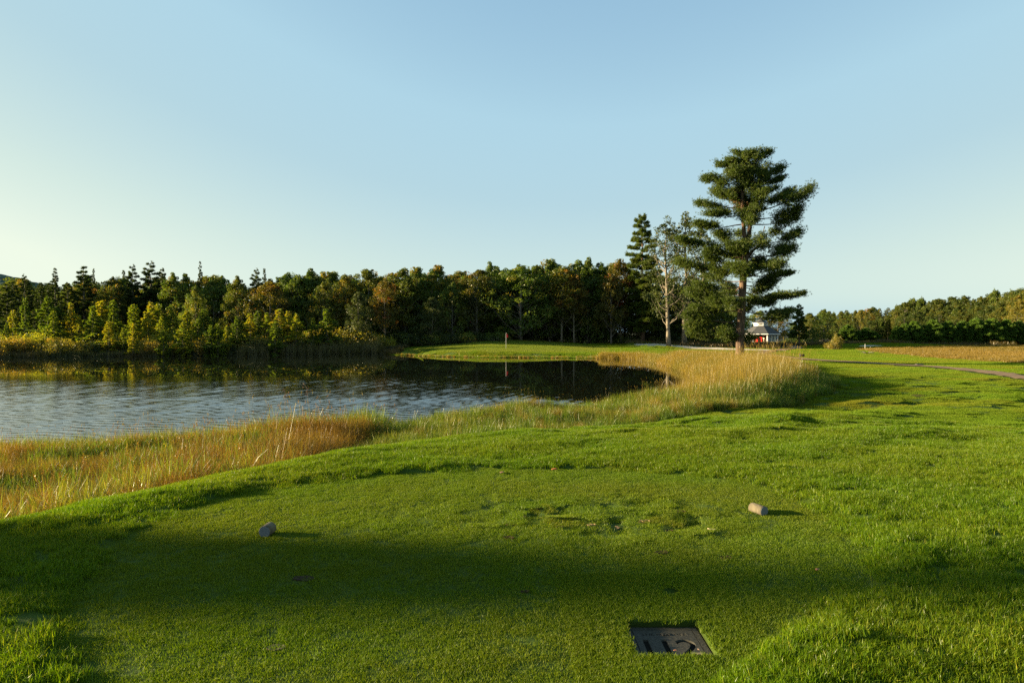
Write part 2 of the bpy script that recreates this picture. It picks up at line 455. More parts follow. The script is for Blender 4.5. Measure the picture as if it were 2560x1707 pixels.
sand = plain('bunker_sand', (.62, .55, .43), .95, .12, 2.5, bump=.3, spec=.1)
sheet('bunker_sand', BUNK, sand, .045, .35)
sheet('far_bunker_sand', smooth_poly([(60.5, 119.5), (62, 118), (64.5, 118.3), (65.5, 120), (64, 121.5), (62, 121.5)], 2), sand, .05, .35)
PATHC = [px(2700, 968, -1), px(2560, 945, -1), px(2427, 926, -1), px(2307, 915, -1), px(2166, 907.5, -1), px(2035, 901, -1), px(1950, 893, -1), px(1905, 885, -1), px(1900, 880, -1), px(1925, 875, -1), (47, 112), (52, 125), (58, 150)]
def ribbon(pts, w, name, mat, lift):
    pts = np.asarray(pts, float)
    for _ in range(3):
        qs = [pts[0]]
        for a_, b_ in zip(pts[:-1], pts[1:]): qs += [a_ * .75 + b_ * .25, a_ * .25 + b_ * .75]
        pts = np.array(qs + [pts[-1]])
    # resample
    d = np.concatenate([[0], np.cumsum(np.linalg.norm(np.diff(pts, axis=0), axis=1))])
    s = np.arange(0, d[-1], .8); pts = np.stack([np.interp(s, d, pts[:, 0]), np.interp(s, d, pts[:, 1])], 1)
    t = np.gradient(pts, axis=0); t /= np.linalg.norm(t, axis=1)[:, None]
    nrm = np.stack([-t[:, 1], t[:, 0]], 1)
    k = 7; o = np.linspace(-.5, .5, k)
    wv = w * (1 + .12 * (fbm(s / 2, s * 0, 5) - .5))
    G = pts[:, None] + nrm[:, None] * (o[None, :, None] * wv[:, None, None])
    ZZ = ground_z(G[..., 0], G[..., 1]) + lift
    m_ = len(pts); i = np.arange(m_ - 1)[:, None]; j = np.arange(k - 1)[None]
    q = np.stack([i * k + j, (i + 1) * k + j, (i + 1) * k + j + 1, i * k + j + 1], -1).reshape(-1, 4)
    mb = MB(); mb.add(np.concatenate([G, ZZ[..., None]], -1).reshape(-1, 3), q[:, ::-1], 0)
    return tag(link(name, mb.mesh(name, True), mat), kind='structure'), pts
pathmat = plain('path_asphalt', (.22, .145, .08), .95, .25, 1.2, bump=.4, spec=.15)
_, PATHL = ribbon(PATHC, 1.65, 'cart_path', pathmat, .055)

# ------------------------------------------------------------------ water
wx = np.unique(np.round(np.concatenate([np.arange(-400, -60, 20), np.arange(-60, -34, .5), np.arange(-34, 16, .09), [16, 20, 30]]), 4))
wy = np.unique(np.round(np.concatenate([[4, 8, 11], np.arange(12, 34, .075), np.arange(34, 54, .11), np.arange(54, 76, .25), np.arange(76, 113, 3)]), 4))
WX, WY = np.meshgrid(wx, wy)
wr = np.random.default_rng(5); WH = np.zeros(WX.shape)
for k in range(34):
    lam = wr.uniform(.2, .62); a_ = wr.normal(1.35, .38); kk = 2 * PI / lam
    WH += lam * .0024 * np.sin(kk * (math.cos(a_) * WX + math.sin(a_) * WY) + wr.uniform(0, 6.28) + 1.6 * fbm(WX * .25, WY * .25, 50 + k, 1))
gust = .45 + .9 * fbm(WX * .09, WY * .16, 71, 3)
brz = WY + 9 * (fbm(WX * .06, WY * .22, 72, 4) - .5) + 2.4 * np.maximum(WX + 4, 0) + .10 * np.maximum(-WX - 10, 0)
WH = WH * gust * (.012 + .988 * ss(54, 46, brz) * (.85 + .15 * ss(44, 26, WY)))
mb = MB(); nx, ny = len(wx), len(wy); i = np.arange(ny - 1)[:, None]; j = np.arange(nx - 1)[None]
mb.add(np.stack([WX, WY, WATER_Z + WH], -1).reshape(-1, 3), np.stack([i * nx + j, i * nx + j + 1, (i + 1) * nx + j + 1, (i + 1) * nx + j], -1).reshape(-1, 4), 0)
m, nt, out = newmat('pond_water')
b = nt.nodes.new('ShaderNodeBsdfPrincipled'); b.inputs['Base Color'].default_value = (.006, .008, .005, 1)
b.inputs['Roughness'].default_value = .015; b.inputs['IOR'].default_value = 1.75
P = position(nt)
mp = nt.nodes.new('ShaderNodeMapping'); mp.inputs['Scale'].default_value = (1, 1.7, 1); mp.inputs['Rotation'].default_value = (0, 0, .25); nt.links.new(P, mp.inputs[0])
fine = noise(nt, 7.0, 4, mp.outputs[0], .6); swell = noise(nt, .9, 2, mp.outputs[0])
hgt = math_node(nt, 'ADD', math_node(nt, 'MULTIPLY', fine, .6), math_node(nt, 'MULTIPLY', swell, .5))
sep = nt.nodes.new('ShaderNodeSeparateXYZ'); nt.links.new(P, sep.inputs[0])
# breeze: ruffled on the near side, calm under the far bank and in the eastern inlet
br = math_node(nt, 'ADD', sep.outputs[1], math_node(nt, 'MULTIPLY', noise(nt, .07, 6, P, .75), 26))
br = math_node(nt, 'ADD', br, math_node(nt, 'MULTIPLY', math_node(nt, 'MAXIMUM', math_node(nt, 'ADD', sep.outputs[0], 5.0), 0.0), 2.6))
mr = nt.nodes.new('ShaderNodeMapRange'); mr.interpolation_type = 'SMOOTHSTEP'
mr.inputs['From Min'].default_value = 66; mr.inputs['From Max'].default_value = 56; mr.inputs['To Min'].default_value = .015; mr.inputs['To Max'].default_value = 1
nt.links.new(br, mr.inputs['Value'])
bp = nt.nodes.new('ShaderNodeBump'); bp.inputs['Distance'].default_value = .006
nt.links.new(mr.outputs[0], bp.inputs['Strength']); nt.links.new(hgt, bp.inputs['Height']); nt.links.new(bp.outputs[0], b.inputs['Normal'])
nt.links.new(b.outputs[0], out.inputs[0])
tag(link('pond_water', mb.mesh('pond_water', True), m), kind='structure')

# ------------------------------------------------------------------ instanced ground cover (stuff)
def scatter(name, label, patches, P, rot, scl, idx, ct):
    coll = bpy.data.collections.new(name + '_sources')
    for k, (me, mat) in enumerate(patches):
        o = bpy.data.objects.new(f'{name}_source_{k}', me); me.materials.append(mat); coll.objects.link(o)
    me = bpy.data.meshes.new(name); n = len(P)
    me.vertices.add(n); me.vertices.foreach_set('co', P.astype(np.float32).ravel())
    for nm, tp, fld, d in (('rot', 'FLOAT_VECTOR', 'vector', rot), ('scl', 'FLOAT', 'value', scl), ('idx', 'INT', 'value', idx), ('ctint', 'FLOAT', 'value', ct)):
        a = me.attributes.new(nm, tp, 'POINT')
        a.data.foreach_set(fld, np.asarray(d, np.int32 if tp == 'INT' else np.float32).ravel())
    o = bpy.data.objects.new(name, me); C.objects.link(o)
    ng = bpy.data.node_groups.new(name, 'GeometryNodeTree')
    ng.interface.new_socket('Geometry', in_out='INPUT', socket_type='NodeSocketGeometry')
    ng.interface.new_socket('Geometry', in_out='OUTPUT', socket_type='NodeSocketGeometry')
    N = ng.nodes; L = ng.links
    gi = N.new('NodeGroupInput'); go = N.new('NodeGroupOutput')
    iop = N.new('GeometryNodeInstanceOnPoints'); ci = N.new('GeometryNodeCollectionInfo')
    ci.inputs['Collection'].default_value = coll; ci.inputs['Separate Children'].default_value = True; ci.inputs['Reset Children'].default_value = True
    def na(nm, t):
        a = N.new('GeometryNodeInputNamedAttribute'); a.data_type = t; a.inputs['Name'].default_value = nm
        return a.outputs['Attribute']
    L.new(gi.outputs[0], iop.inputs['Points']); L.new(ci.outputs[0], iop.inputs['Instance'])
    iop.inputs['Pick Instance'].default_value = True
    L.new(na('idx', 'INT'), iop.inputs['Instance Index']); L.new(na('rot', 'FLOAT_VECTOR'), iop.inputs['Rotation']); L.new(na('scl', 'FLOAT'), iop.inputs['Scale'])
    L.new(iop.outputs[0], go.inputs[0])
    md = o.modifiers.new('scatter', 'NODES'); md.node_group = ng
    return tag(o, label, name.replace('_', ' '), kind='stuff')

def align(P, spread=.15):
    """euler angles that lay a patch on the slope, with a random turn"""
    x, y = P[:, 0], P[:, 1]; g = spread
    sx = (ground_z(x + g, y) - ground_z(x - g, y)) / (2 * g); sy = (ground_z(x, y + g) - ground_z(x, y - g)) / (2 * g)
    sx = np.clip(sx, -.5, .5); sy = np.clip(sy, -.5, .5)
    out = np.zeros((len(P), 3)); spin = rng.uniform(0, 2 * PI, len(P))
    for k in range(len(P)):
        nrm = Vector((-sx[k], -sy[k], 1)).normalized()
        qd = Vector((0, 0, 1)).rotation_difference(nrm)
        out[k] = (qd.to_matrix() @ Matrix.Rotation(spin[k], 3, 'Z')).to_euler()
    return out

def jit(x0, x1, y0, y1, s):
    gx, gy = np.meshgrid(np.arange(x0, x1, s), np.arange(y0, y1, s))
    gx = gx + rng.uniform(-.3, .3, gx.shape) * s; gy = gy + rng.uniform(-.3, .3, gy.shape) * s
    return gx.ravel(), gy.ravel()

def in_view(x, y, m=1.5):
    return (np.abs(x) < .78 * y + m)

def turf_patch(name, size, n, h0, h1, w, lean, segs=1, tb=(.0, 1), clump=0):
    mb = MB()
    P = np.zeros((n, 3)); P[:, :2] = rng.uniform(-size / 2, size / 2, (n, 2))
    if clump:
        c = rng.uniform(-size / 2, size / 2, (clump, 2)); P[:, :2] = c[rng.integers(0, clump, n)] + rng.normal(0, size * .06, (n, 2))
    P[:, 2] = -h0 * .25
    h = rng.uniform(h0, h1, n) * (1 + .3 * (fbm(P[:, 0] * 12 + 50, P[:, 1] * 12 + 50, 4) - .5))
    blades(mb, P, h, w * rng.uniform(.7, 1.3, n), rng.uniform(0, lean, n), segs, rng.uniform(tb[0], tb[1], n))
    return mb.mesh(name)

lawn_green = [(0, (.05, .13, .008)), (.5, (.10, .22, .011)), (.92, (.17, .30, .018)), (1, (.30, .36, .10))]
lawn_dry = [(0, (.10, .17, .012)), (.6, (.20, .26, .02)), (1, (.36, .32, .08))]
MT = grassmat('tee_turf_blades', [(0, (.05, .12, .008)), (.5, (.115, .21, .012)), (1, (.22, .32, .03))], [(0, (.10, .14, .012)), (.6, (.20, .22, .02)), (1, (.36, .30, .08))], .4, .012, .8, .5, kg=(1.38, 1.32, .45), kd=(1.2, 1.25, .45))
MR = grassmat('rough_blades', lawn_green, lawn_dry, .42, .012, .5, .38, kg=(1.42, 1.27, .45), kd=(1.25, 1.25, .45))
MF = grassmat('fairway_blades', [(0, (.07, .16, .008)), (.5, (.13, .25, .012)), (1, (.21, .33, .02))], [(0, (.14, .16, .015)), (.6, (.26, .22, .02)), (1, (.36, .27, .05))], .42, .01, .12, .6, kg=(1.35, 1.25, .4), kd=(1.1, 1.2, .4))

# tee turf
x, y = jit(-4.6, 5.2, 2.6, 11, .22)
k = (poly_sd(TEE, x, y) < .02) & in_view(x, y, .4)
x, y = x[k], y[k]
def pitd(x, y): return np.maximum(np.maximum(PLX[0] - x, x - PLX[1]), np.maximum(PLY[0] - y, y - PLY[1]))
k = (pitd(x, y) > .17) & (np.hypot(x - HX, y - HY) > .22)
fx, fy = jit(PLX[0] - .32, PLX[1] + .32, PLY[0] - .32, PLY[1] + .75, .042)
kf = (pitd(fx, fy) > .009) & (np.hypot(fx - HX, fy - HY) > .062)
P1 = np.stack([x[k], y[k]], 1); P2 = np.stack([fx[kf], fy[kf]], 1)
P = np.concatenate([P1, P2]); z = ground_z(P[:, 0], P[:, 1]); P = np.column_stack([P, z])
idx = np.concatenate([rng.integers(0, 3, len(P1)), np.full(len(P2), 3)])
divot = ss(.62, .75, fbm(P[:, 0] * 2.2, P[:, 1] * 3, 61)) * np.exp(-(((P[:, 0] - .9) / 1.4) ** 2 + ((P[:, 1] - 6.2) / .6) ** 2))
ct = np.clip(.15 + .9 * (fbm(P[:, 0] * .9, P[:, 1] * 1.4, 15) - .45) + .8 * divot, 0, 1)
rot = align(P, .12)
scatter('tee_turf', 'short mown turf of the tee box', [(turf_patch('turf%d' % s, .30, 2300, .006, .020, .0017, 1.1, 1, (0, 1), 260), MT) for s in range(3)] +
        [(turf_patch('turf_small', .055, 120, .012, .026, .0016, .9), MT)], P, rot, np.where(idx == 3, 1, rng.uniform(.9, 1.1, len(P))), idx, ct)

# longer grass round the tee
x, y = jit(-14, 14, 2.4, 17, .26)
k = (poly_sd(TEE, x, y) > -.02) & in_view(x, y, .6) & (poly_sd(REED, x, y) > -.4)
P = np.column_stack([x[k], y[k], ground_z(x[k], y[k])])
ct = np.clip(.15 + 1.1 * (fbm(P[:, 0] * .8, P[:, 1] * 1.1, 16) - .45), 0, 1)
scatter('rough_grass', 'longer tufted grass around the tee box', [(turf_patch('rough%d' % s, .36, 2000, .022, .062, .0021, .95, 2, (0, 1), 130), MR) for s in range(4)],
        P, align(P), rng.uniform(.75, 1.15, len(P)), rng.integers(0, 4, len(P)), ct)

# fairway, near and far
def lawn(name, label, y0, y1, step, patches, x0=-60, x1=110, ctf=None, cond=None):
    x, y = jit(x0, x1, y0, y1, step)
    k = in_view(x, y, 3) & (poly_sd(POND, x, y) > .3) & (poly_sd(REED, x, y) > -.2) & (poly_sd(BUNK, x, y) > step * .35) & (poly_sd(NATIVE, x, y) > -.5)
    D = np.full(x.shape, 9.)
    for p in PATHL[::3]: D = np.minimum(D, np.hypot(x - p[0], y - p[1]))
    k &= D > 1.15 + step * .42
    if cond is not None: k &= cond(x, y)
    P = np.column_stack([x[k], y[k], ground_z(x[k], y[k])])
    ct = ctf(P[:, 0], P[:, 1])
    scatter(name, label, patches, P, align(P, .5), rng.uniform(.85, 1.15, len(P)), rng.integers(0, len(patches), len(P)), ct)
ctf = lambda x, y: np.clip(.12 + 1.5 * (fbm(x * .16, y * .45, 90) - .42), 0, 1)
lawn('fairway_grass', 'mown fairway grass beyond the tee box', 16.6, 48, .62, [(turf_patch('fair%d' % s, .85, 3600, .022, .05, .0035, .9), MF) for s in range(3)], -2, 40, ctf)
lawn('far_fairway_grass', 'mown grass of the far fairway and the green surround', 47, 132, 1.5,
     [(turf_patch('farfair%d' % s, 2.1, 6500, .03, .06, .009, 1.0), MF) for s in range(3)], -22, 100, ctf, lambda x, y: ~((y > 122) & (x < 50)) & (poly_sd(GREEN, x, y) > .2) & ~((y > 104) & (x < -20)))
lawn('putting_green', 'smooth light green putting surface across the pond', 90, 119, 1.0,
     [(turf_patch('greenp%d' % s, 1.5, 6000, .008, .014, .006, 1.2), grassmat('green_blades', [(0, (.16, .25, .02)), (1, (.26, .36, .03))], [(0, (.26, .28, .03)), (1, (.34, .32, .05))], .42, .01, .1, .6)) for s in range(1)],
     -20, 18, lambda x, y: np.clip(.3 + 1.2 * (fbm(x * .08, y * .3, 4) - .5), 0, 1), lambda x, y: poly_sd(GREEN, x, y) < .1)

# ---- tall grasses
def tall_patch(name, n, r, h0, h1, w, lean, segs=4, heads=0):
    mb = MB()
    a = rng.uniform(0, 2 * PI, n); rr = r * np.sqrt(rng.uniform(0, 1, n))
    P = np.stack([np.cos(a) * rr, np.sin(a) * rr, np.full(n, -.05)], 1)
    blades(mb, P, rng.uniform(h0, h1, n), w * rng.uniform(.6, 1.3, n), rng.uniform(.05, lean, n), segs, rng.uniform(0, 1, n))
    if heads:
        a = rng.uniform(0, 2 * PI, heads); rr = r * np.sqrt(rng.uniform(0, 1, heads))
        for q in range(heads):
            h = rng.uniform(h1 * .95, h1 * 1.35); b0 = np.array([math.cos(a[q]) * rr[q], math.sin(a[q]) * rr[q], 0]); l = rng.normal(0, .09, 2) * h
            pts = [b0, b0 + [l[0] * .3, l[1] * .3, h * .5], b0 + [l[0], l[1], h]]
            mb.tube(pts, [.0022, .0018, .001], 3, .75, False)
            n2 = 16; t = rng.uniform(.0, .22, n2)
            Pp = np.array(pts[2]) - np.array([l[0], l[1], h * .6]) * t[:, None] * .6 + rng.normal(0, .007, (n2, 3))
            leaves(mb, Pp, .009, np.full(n2, .8))
    return mb.mesh(name)

MG = grassmat('tall_green_grass', [(0, (.05, .12, .012)), (.5, (.13, .23, .018)), (1, (.27, .36, .04))], [(0, (.15, .19, .02)), (.5, (.33, .31, .03)), (1, (.55, .45, .12))], .42, .02, .4)
MY = grassmat('tall_gold_grass', [(0, (.16, .17, .03)), (.5, (.30, .25, .045)), (1, (.44, .33, .08))], [(0, (.22, .12, .018)), (.5, (.46, .28, .04)), (1, (.72, .50, .11))], .45, .015, .4)
MRU = grassmat('rust_grass', [(0, (.14, .12, .025)), (.5, (.26, .16, .035)), (1, (.36, .2, .05))], [(0, (.22, .085, .015)), (.5, (.40, .18, .03)), (1, (.55, .28, .06))], .42, .015, .4)

def tall(name, label, x0, x1, y0, y1, step, patches, pick, cond, hfun, ctf):
    x, y = jit(x0, x1, y0, y1, step)
    k = cond(x, y) & in_view(x, y, 2.5); x, y = x[k], y[k]
    P = np.column_stack([x, y, np.maximum(ground_z(x, y), WATER_Z - .25)])
    rot = np.column_stack([rng.normal(0, .07, len(P)), rng.normal(0, .07, len(P)), rng.uniform(0, 6.28, len(P))])
    scatter(name, label, patches, P, rot, hfun(x, y) * rng.uniform(.8, 1.15, len(P)), pick(x, y), ctf(x, y))

# each patch is about 1 m tall at scale 1
bank = [(tall_patch('gr0', 150, .30, .4, 1.05, .0085, .95), MG), (tall_patch('gr1', 150, .32, .35, 1.0, .0095, 1.2), MG),
        (tall_patch('gd0', 170, .30, .45, 1.0, .0042, .6, 3, 2), MY), (tall_patch('gd1', 170, .32, .4, .95, .0045, .8, 3, 2), MY),
        (tall_patch('ru0', 240, .30, .35, .85, .0045, .8, 3, 1), MRU), (tall_patch('ru1', 240, .32, .35, .9, .004, .7, 3, 1), MRU),
        (tall_patch('st0', 60, .34, .7, 1.25, .0075, .35, 4, 3), MY)]
def inreed(x, y): return (poly_sd(REED, x, y) < .1) & (poly_sd(POND, x, y) > -.45)
def pick(x, y):
    sh = poly_sd(POND, x, y); n = fbm(x * .45, y * .7, 33); u = rng.uniform(0, 1, x.shape)
    right = ss(3, 9, x)
    edge = poly_sd(REED, x, y)
    pg = np.where(x < -3.6, .26 + 1.9 * (n - .5) + .4 * ss(3.2, 1.2, sh), .75 + .2 * right - .8 * right * ss(-.6, -3.8, edge) - .4 * ss(1.4, .4, sh))
    green = u < pg
    rust = (rng.uniform(0, 1, x.shape) < np.where(x < -3.6, .85, .35 * (1 - right) + .02))
    r2 = rng.integers(0, 2, x.shape)
    out = np.where(green, r2, np.where(rust, 4 + r2, 2 + r2))
    return np.where((rng.uniform(0, 1, x.shape) < .3 * ss(4, 8, x) * ss(-.3, -2., edge)), 6, out)
def hts(x, y):
    sh = poly_sd(POND, x, y); ed = -poly_sd(REED, x, y)
    h = np.where(x < -3.6, .64 + .36 * ss(-8.5, -5.2, x), .52)
    h = np.where(x < -3.6, h + .12 * ss(2.5, 1, sh) , h)
    r = ss(3.5, 9, x) * ss(.2, 2.0, ed)
    h = h * (1 - r) + (.98 + .16 * ss(9, 13, x) * ss(45, 38, y)) * r
    h = h * (1 - .5 * ss(1.6, .1, sh) * ss(-5, 0, x))
    h = h * (.6 + .4 * ss(-.1, .6, ed) + .38 * ss(4, 8, x) * ss(.6, 0, ed)) * (1 + .12 * ss(4, 8, x) * ss(3, .5, ed)) * (1 + .35 * (fbm(x * .6, y * .6, 44) - .5))
    return h
ctr = lambda x, y: np.clip(.22 + 1.3 * (fbm(x * .35, y * .5, 12) - .5) + .12 * ss(3, 12, x) + .2 * ss(30, 45, y), 0, 1)
tall('bank_grass', 'tall green, rust and golden grasses along the near bank of the pond', -16, 23, 4, 46, .265, bank, pick, inreed, hts, ctr)
tall('far_bank_grass', 'golden reed grass below the tall pine and round the inlet', 9, 24, 46, 88, .42, [(tall_patch('fg%d' % s, 190, .45, .5, 1.05, .007, .5, 3, 2), MY) for s in range(2)],
     lambda x, y: rng.integers(0, 2, x.shape), inreed, lambda x, y: .95 + 0 * x, lambda x, y: np.clip(.3 + 1.2 * (fbm(x * .3, y * .3, 12) - .5), 0, 1))
# rough native field on the right
MNF = grassmat('field_grass', [(0, (.16, .15, .03)), (.5, (.26, .21, .04)), (1, (.34, .26, .06))], [(0, (.24, .14, .03)), (.5, (.38, .24, .05)), (1, (.5, .34, .09))], .4, .01, .12)
tall('native_grass', 'dry golden native grass field beyond the cart path', 36, 150, 42, 130, 1.5, [(tall_patch('nat%d' % s, 700, 1.3, .2, .42, .010, .7, 2), MNF) for s in range(2)],
     lambda x, y: rng.integers(0, 2, x.shape), lambda x, y: poly_sd(NATIVE, x, y) < 0, lambda x, y: .6 + .5 * fbm(x * .2, y * .2, 3), lambda x, y: np.clip(.5 + 1.1 * (fbm(x * .1, y * .1, 9) - .5), 0, 1))
# sedges on the far shore, below the green and along the left bank
def shore_line(x0, x1, y0, y1, a, b):
    return lambda x, y: (poly_sd(POND, x, y) > a) & (poly_sd(POND, x, y) < b) & (x > x0) & (x < x1) & (y > y0) & (y < y1)
tall('shore_sedge', 'low straw coloured sedge at the water edge below the green', -21, 16, 82, 106, .5, [(tall_patch('sed%d' % s, 160, .4, .3, .62, .009, .8, 2), MY if s else MG) for s in range(2)],
     lambda x, y: (rng.uniform(0, 1, x.shape) < .6).astype(int), lambda x, y: shore_line(-21, 16, 82, 106, -.3, .8)(x, y) & (fbm(x * .6, y * .6, 8) + .18 * ss(6, 12, x) > .44),
     lambda x, y: .55 + .7 * ss(8, 13, x) * (fbm(x * .5, y, 2) + .3), lambda x, y: np.clip(.2 + fbm(x * .3, y * .3, 6), 0, 1))
MS = grassmat('marsh_sedge', [(0, (.035, .05, .012)), (.5, (.06, .08, .016)), (1, (.12, .12, .02))], [(0, (.12, .07, .02)), (.5, (.2, .11, .025)), (1, (.3, .18, .04))], .35, .03, .2)
tall('marsh_grass', 'dark marsh grass along the far left shore', -100, -17, 74, 112, .95, [(tall_patch('mar%d' % s, 240, .8, .7, 1.25, .014, .5, 2), MS) for s in range(2)],
     lambda x, y: rng.integers(0, 2, x.shape), lambda x, y: (poly_sd(POND, x, y) > -.4) & (poly_sd(POND, x, y) < 10) & (x < -17),
     lambda x, y: .55 + .3 * fbm(x * .1, y * .1, 5), lambda x, y: np.clip(.15 + 1.6 * (fbm(x * .12, y * .12, 19) - .5), 0, 1))
MCT = grassmat('cattail_leaves', [(0, (.05, .075, .02)), (.5, (.09, .12, .03)), (1, (.17, .18, .05))], [(0, (.12, .10, .03)), (.5, (.22, .16, .05)), (1, (.36, .27, .10))], .35, .03, .3)
tall('cattails', 'dense upright cattail stand at the far shore', -42, -18, 90, 108, .55, [(tall_patch('cat%d' % s, 110, .4, 1.2, 1.9, .012, .16, 3, 6), MCT) for s in range(2)],
     lambda x, y: rng.integers(0, 2, x.shape), lambda x, y: (poly_sd(POND, x, y) > -1.4) & (poly_sd(POND, x, y) < 2.6) & (x < -20) & (x > -38),
     lambda x, y: .95 + .0 * x, lambda x, y: np.clip(.2 + fbm(x * .2, y * .2, 29) * .6, 0, 1))
# weeds at the foot of the wood
tall('forest_edge_undergrowth', 'low weeds and brambles at the foot of the woods', -25, 115, 104, 172, 1.6, [(tall_patch('und%d' % s, 260, 1.2, .35, .8, .022, .9, 2), MS) for s in range(2)],
     lambda x, y: rng.integers(0, 2, x.shape), lambda x, y: ((y > 120) & (y < 126) & (x < 24)) | ((y > 109) & (y < 124) & (x > 20) & (x < 42) & (poly_sd(BUNK, x, y) > .6)) | ((x > 36) & (y > 128) & (y < 170) & (fbm(x * .1, y * .2, 2) > .42)),
     lambda x, y: .6 + .9 * fbm(x * .3, y * .3, 7), lambda x, y: np.clip(.2 + .6 * fbm(x * .3, y * .3, 19), 0, 1))
#PART2
# ------------------------------------------------------------------ trees
rng = np.random.default_rng(21)
def conifer(H, prof, nbr, base_t, tl, tw, m, dens, up, droop, lat, tr, vert=.08, sway=.2, gap=0., tsp=.5):
    """layered conifer: trunk mesh and crown mesh"""
    T = MB(); K = MB()
    zs = np.linspace(0, H, 9); sw = np.cumsum(rng.normal(0, sway * .2, (9, 2)), 0) * np.linspace(0, 1, 9)[:, None]
    pts = np.column_stack([sw, zs]); T.tube(pts, np.interp(zs, [0, H * .04, H], [tr * 1.3, tr, tr * .1]), 8, .5)
    az = rng.uniform(0, 6.28)
    for k in range(nbr):
        t = base_t + (1 - base_t) * ((k + rng.uniform(0, .8)) / nbr) ** .9
        t = min(t, .985)
        if gap and rng.uniform() < gap: continue
        az += 2.4 + rng.normal(0, .35)
        L = prof(t) * H * rng.uniform(.65, 1.12)
        if L < .12: continue
        b0 = np.array([np.interp(t * H, zs, pts[:, 0]), np.interp(t * H, zs, pts[:, 1]), t * H])
        d = np.array([math.cos(az), math.sin(az), 0.]); side = np.array([-d[1], d[0], 0])
        u = up * (1 if t > .5 else .6)
        bp_ = lambda s: b0 + np.outer(s, d * L) + np.outer(u * s - droop * s ** 2, [0, 0, L])
        T.tube(bp_(np.linspace(0, .92, 5)), np.linspace(max(.012, L * .018), .006, 5), 4, .5, False)
        n = max(6, int(dens * L * (L * lat + .35)))
        s = 1 - rng.beta(1.2, 1.8, n) * .85
        w = lat * L * np.sin(np.clip(s * 1.15, 0, 1) * PI * .82 + .25)
        P = bp_(s) + side * (rng.uniform(-1, 1, n) * w)[:, None] + np.array([0, 0, 1.]) * (np.abs(rng.normal(0, vert, n)) * 1)[:, None]
        A = d * .5 + side * rng.normal(0, .35, (n, 1)) + np.array([0, 0, .55])
        tufts(K, P, A, m, tl, tw, tsp + rng.normal(0, .09) + rng.normal(0, .13, n))
    return T, K

def decid(H, R, cb, nc, nl, ls, cs, tr, limbs=14, flat=.75, spread=1.0, topw=.55, tint0=.45, tvar=.18, redtop=0., lean=0., pale_gap=1.0):
    """broadleaf tree: trunk with limbs, crown of leaf clumps"""
    T = MB(); K = MB()
    zs = np.linspace(0, H * .93, 8); sw = np.cumsum(rng.normal(0, .012 * H, (8, 2)), 0) * np.linspace(0, 1, 8)[:, None]
    sw[:, 0] += lean * np.linspace(0, 1, 8) ** 1.5
    pts = np.column_stack([sw, zs]); T.tube(pts, np.interp(zs, [0, H * .03, H * .6, H], [tr * 1.35, tr, tr * .55, tr * .08]), 8, .5)
    ga = rng.uniform(0, 6.28)
    for k in range(nc):
        t = rng.uniform(0, 1) ** .8
        z = H * (cb + (1 - cb) * t)
        prof = math.sin(PI * min(1, (t * .86 + .14)) ** (.75 + .4 * topw)) ** .6
        if t > .93: prof *= .8
        ga += 2.39996 + rng.normal(0, .3)
        wob = 1 + .28 * math.sin(ga * 3 + k) * spread
        r = R * prof * wob * rng.uniform(.35, 1.0) ** .5
        cx = np.interp(z, zs, pts[:, 0]); cy = np.interp(z, zs, pts[:, 1])
        c = np.array([cx + math.cos(ga) * r, cy + math.sin(ga) * r, z + rng.normal(0, .02 * H)])
        q_ = rng.uniform(.4, 1.35); s = cs * q_ * (.6 if t > .85 else 1)
        if k % 6 == 0: z_up = rng.uniform(.0, .035) * H; c = c + [0, 0, z_up]; s *= .7
        n = int(nl * (.35 + .6 * q_))
        U = rand_unit(n); rr = rng.uniform(.45, 1.05, n) ** .6
        P = c + U * rr[:, None] * np.array([s, s, s * flat])
        tn = tint0 + rng.normal(0, tvar) + (redtop * t ** 2 * rng.uniform(0, 1)) + rng.normal(0, .09, n)
        leaves(K, P, ls, tn, .35, U * .5)
        if k < limbs or r > R * .6 and rng.uniform() < .3:
            zb = max(H * cb * .55, z - r * rng.uniform(.7, 1.3)); b0 = np.array([np.interp(zb, zs, pts[:, 0]), np.interp(zb, zs, pts[:, 1]), zb])
            mid = (b0 + c) / 2 + [0, 0, -.06 * H * rng.uniform(0, 1)]
            T.tube([b0, mid, c], [tr * .32, tr * .2, tr * .06], 5, .5, False)
    return T, K

def shrub(H, R, nc, nl, ls, tint0=.5, tvar=.2):
    T = MB(); K = MB()
    for k in range(nc):
        a = rng.uniform(0, 6.28); r = R * math.sqrt(rng.uniform(0, 1)); h = H * math.sqrt(max(.05, 1 - (r / R) ** 2 * .8)) * rng.uniform(.5, 1.)
        c = np.array([math.cos(a) * r, math.sin(a) * r, h * .8]); s = R * .3 * rng.uniform(.7, 1.3)
        U = rand_unit(nl); P = c + U * (rng.uniform(.2, 1, nl) ** .5)[:, None] * np.array([s, s, s * .9]); P[:, 2] = np.maximum(P[:, 2], .05)
        leaves(K, P, ls, tint0 + rng.normal(0, tvar) + rng.normal(0, .1, nl), .3, U * .4)
        n2 = nl // 3; q = rng.uniform(0, 1, n2)[:, None]     # leafy stems below the clump
        P = c * q + np.array([c[0] * .5, c[1] * .5, 0]) * (1 - q) + rng.normal(0, s * .35, (n2, 3)); P[:, 2] = np.maximum(P[:, 2], .03)
        leaves(K, P, ls, tint0 - .1 + rng.normal(0, .1, n2), .2)
        T.tube([[c[0] * .3, c[1] * .3, -.1], [c[0] * .7, c[1] * .7, h * .45], c], [.03, .02, .008], 4, .5, False)
    return T, K

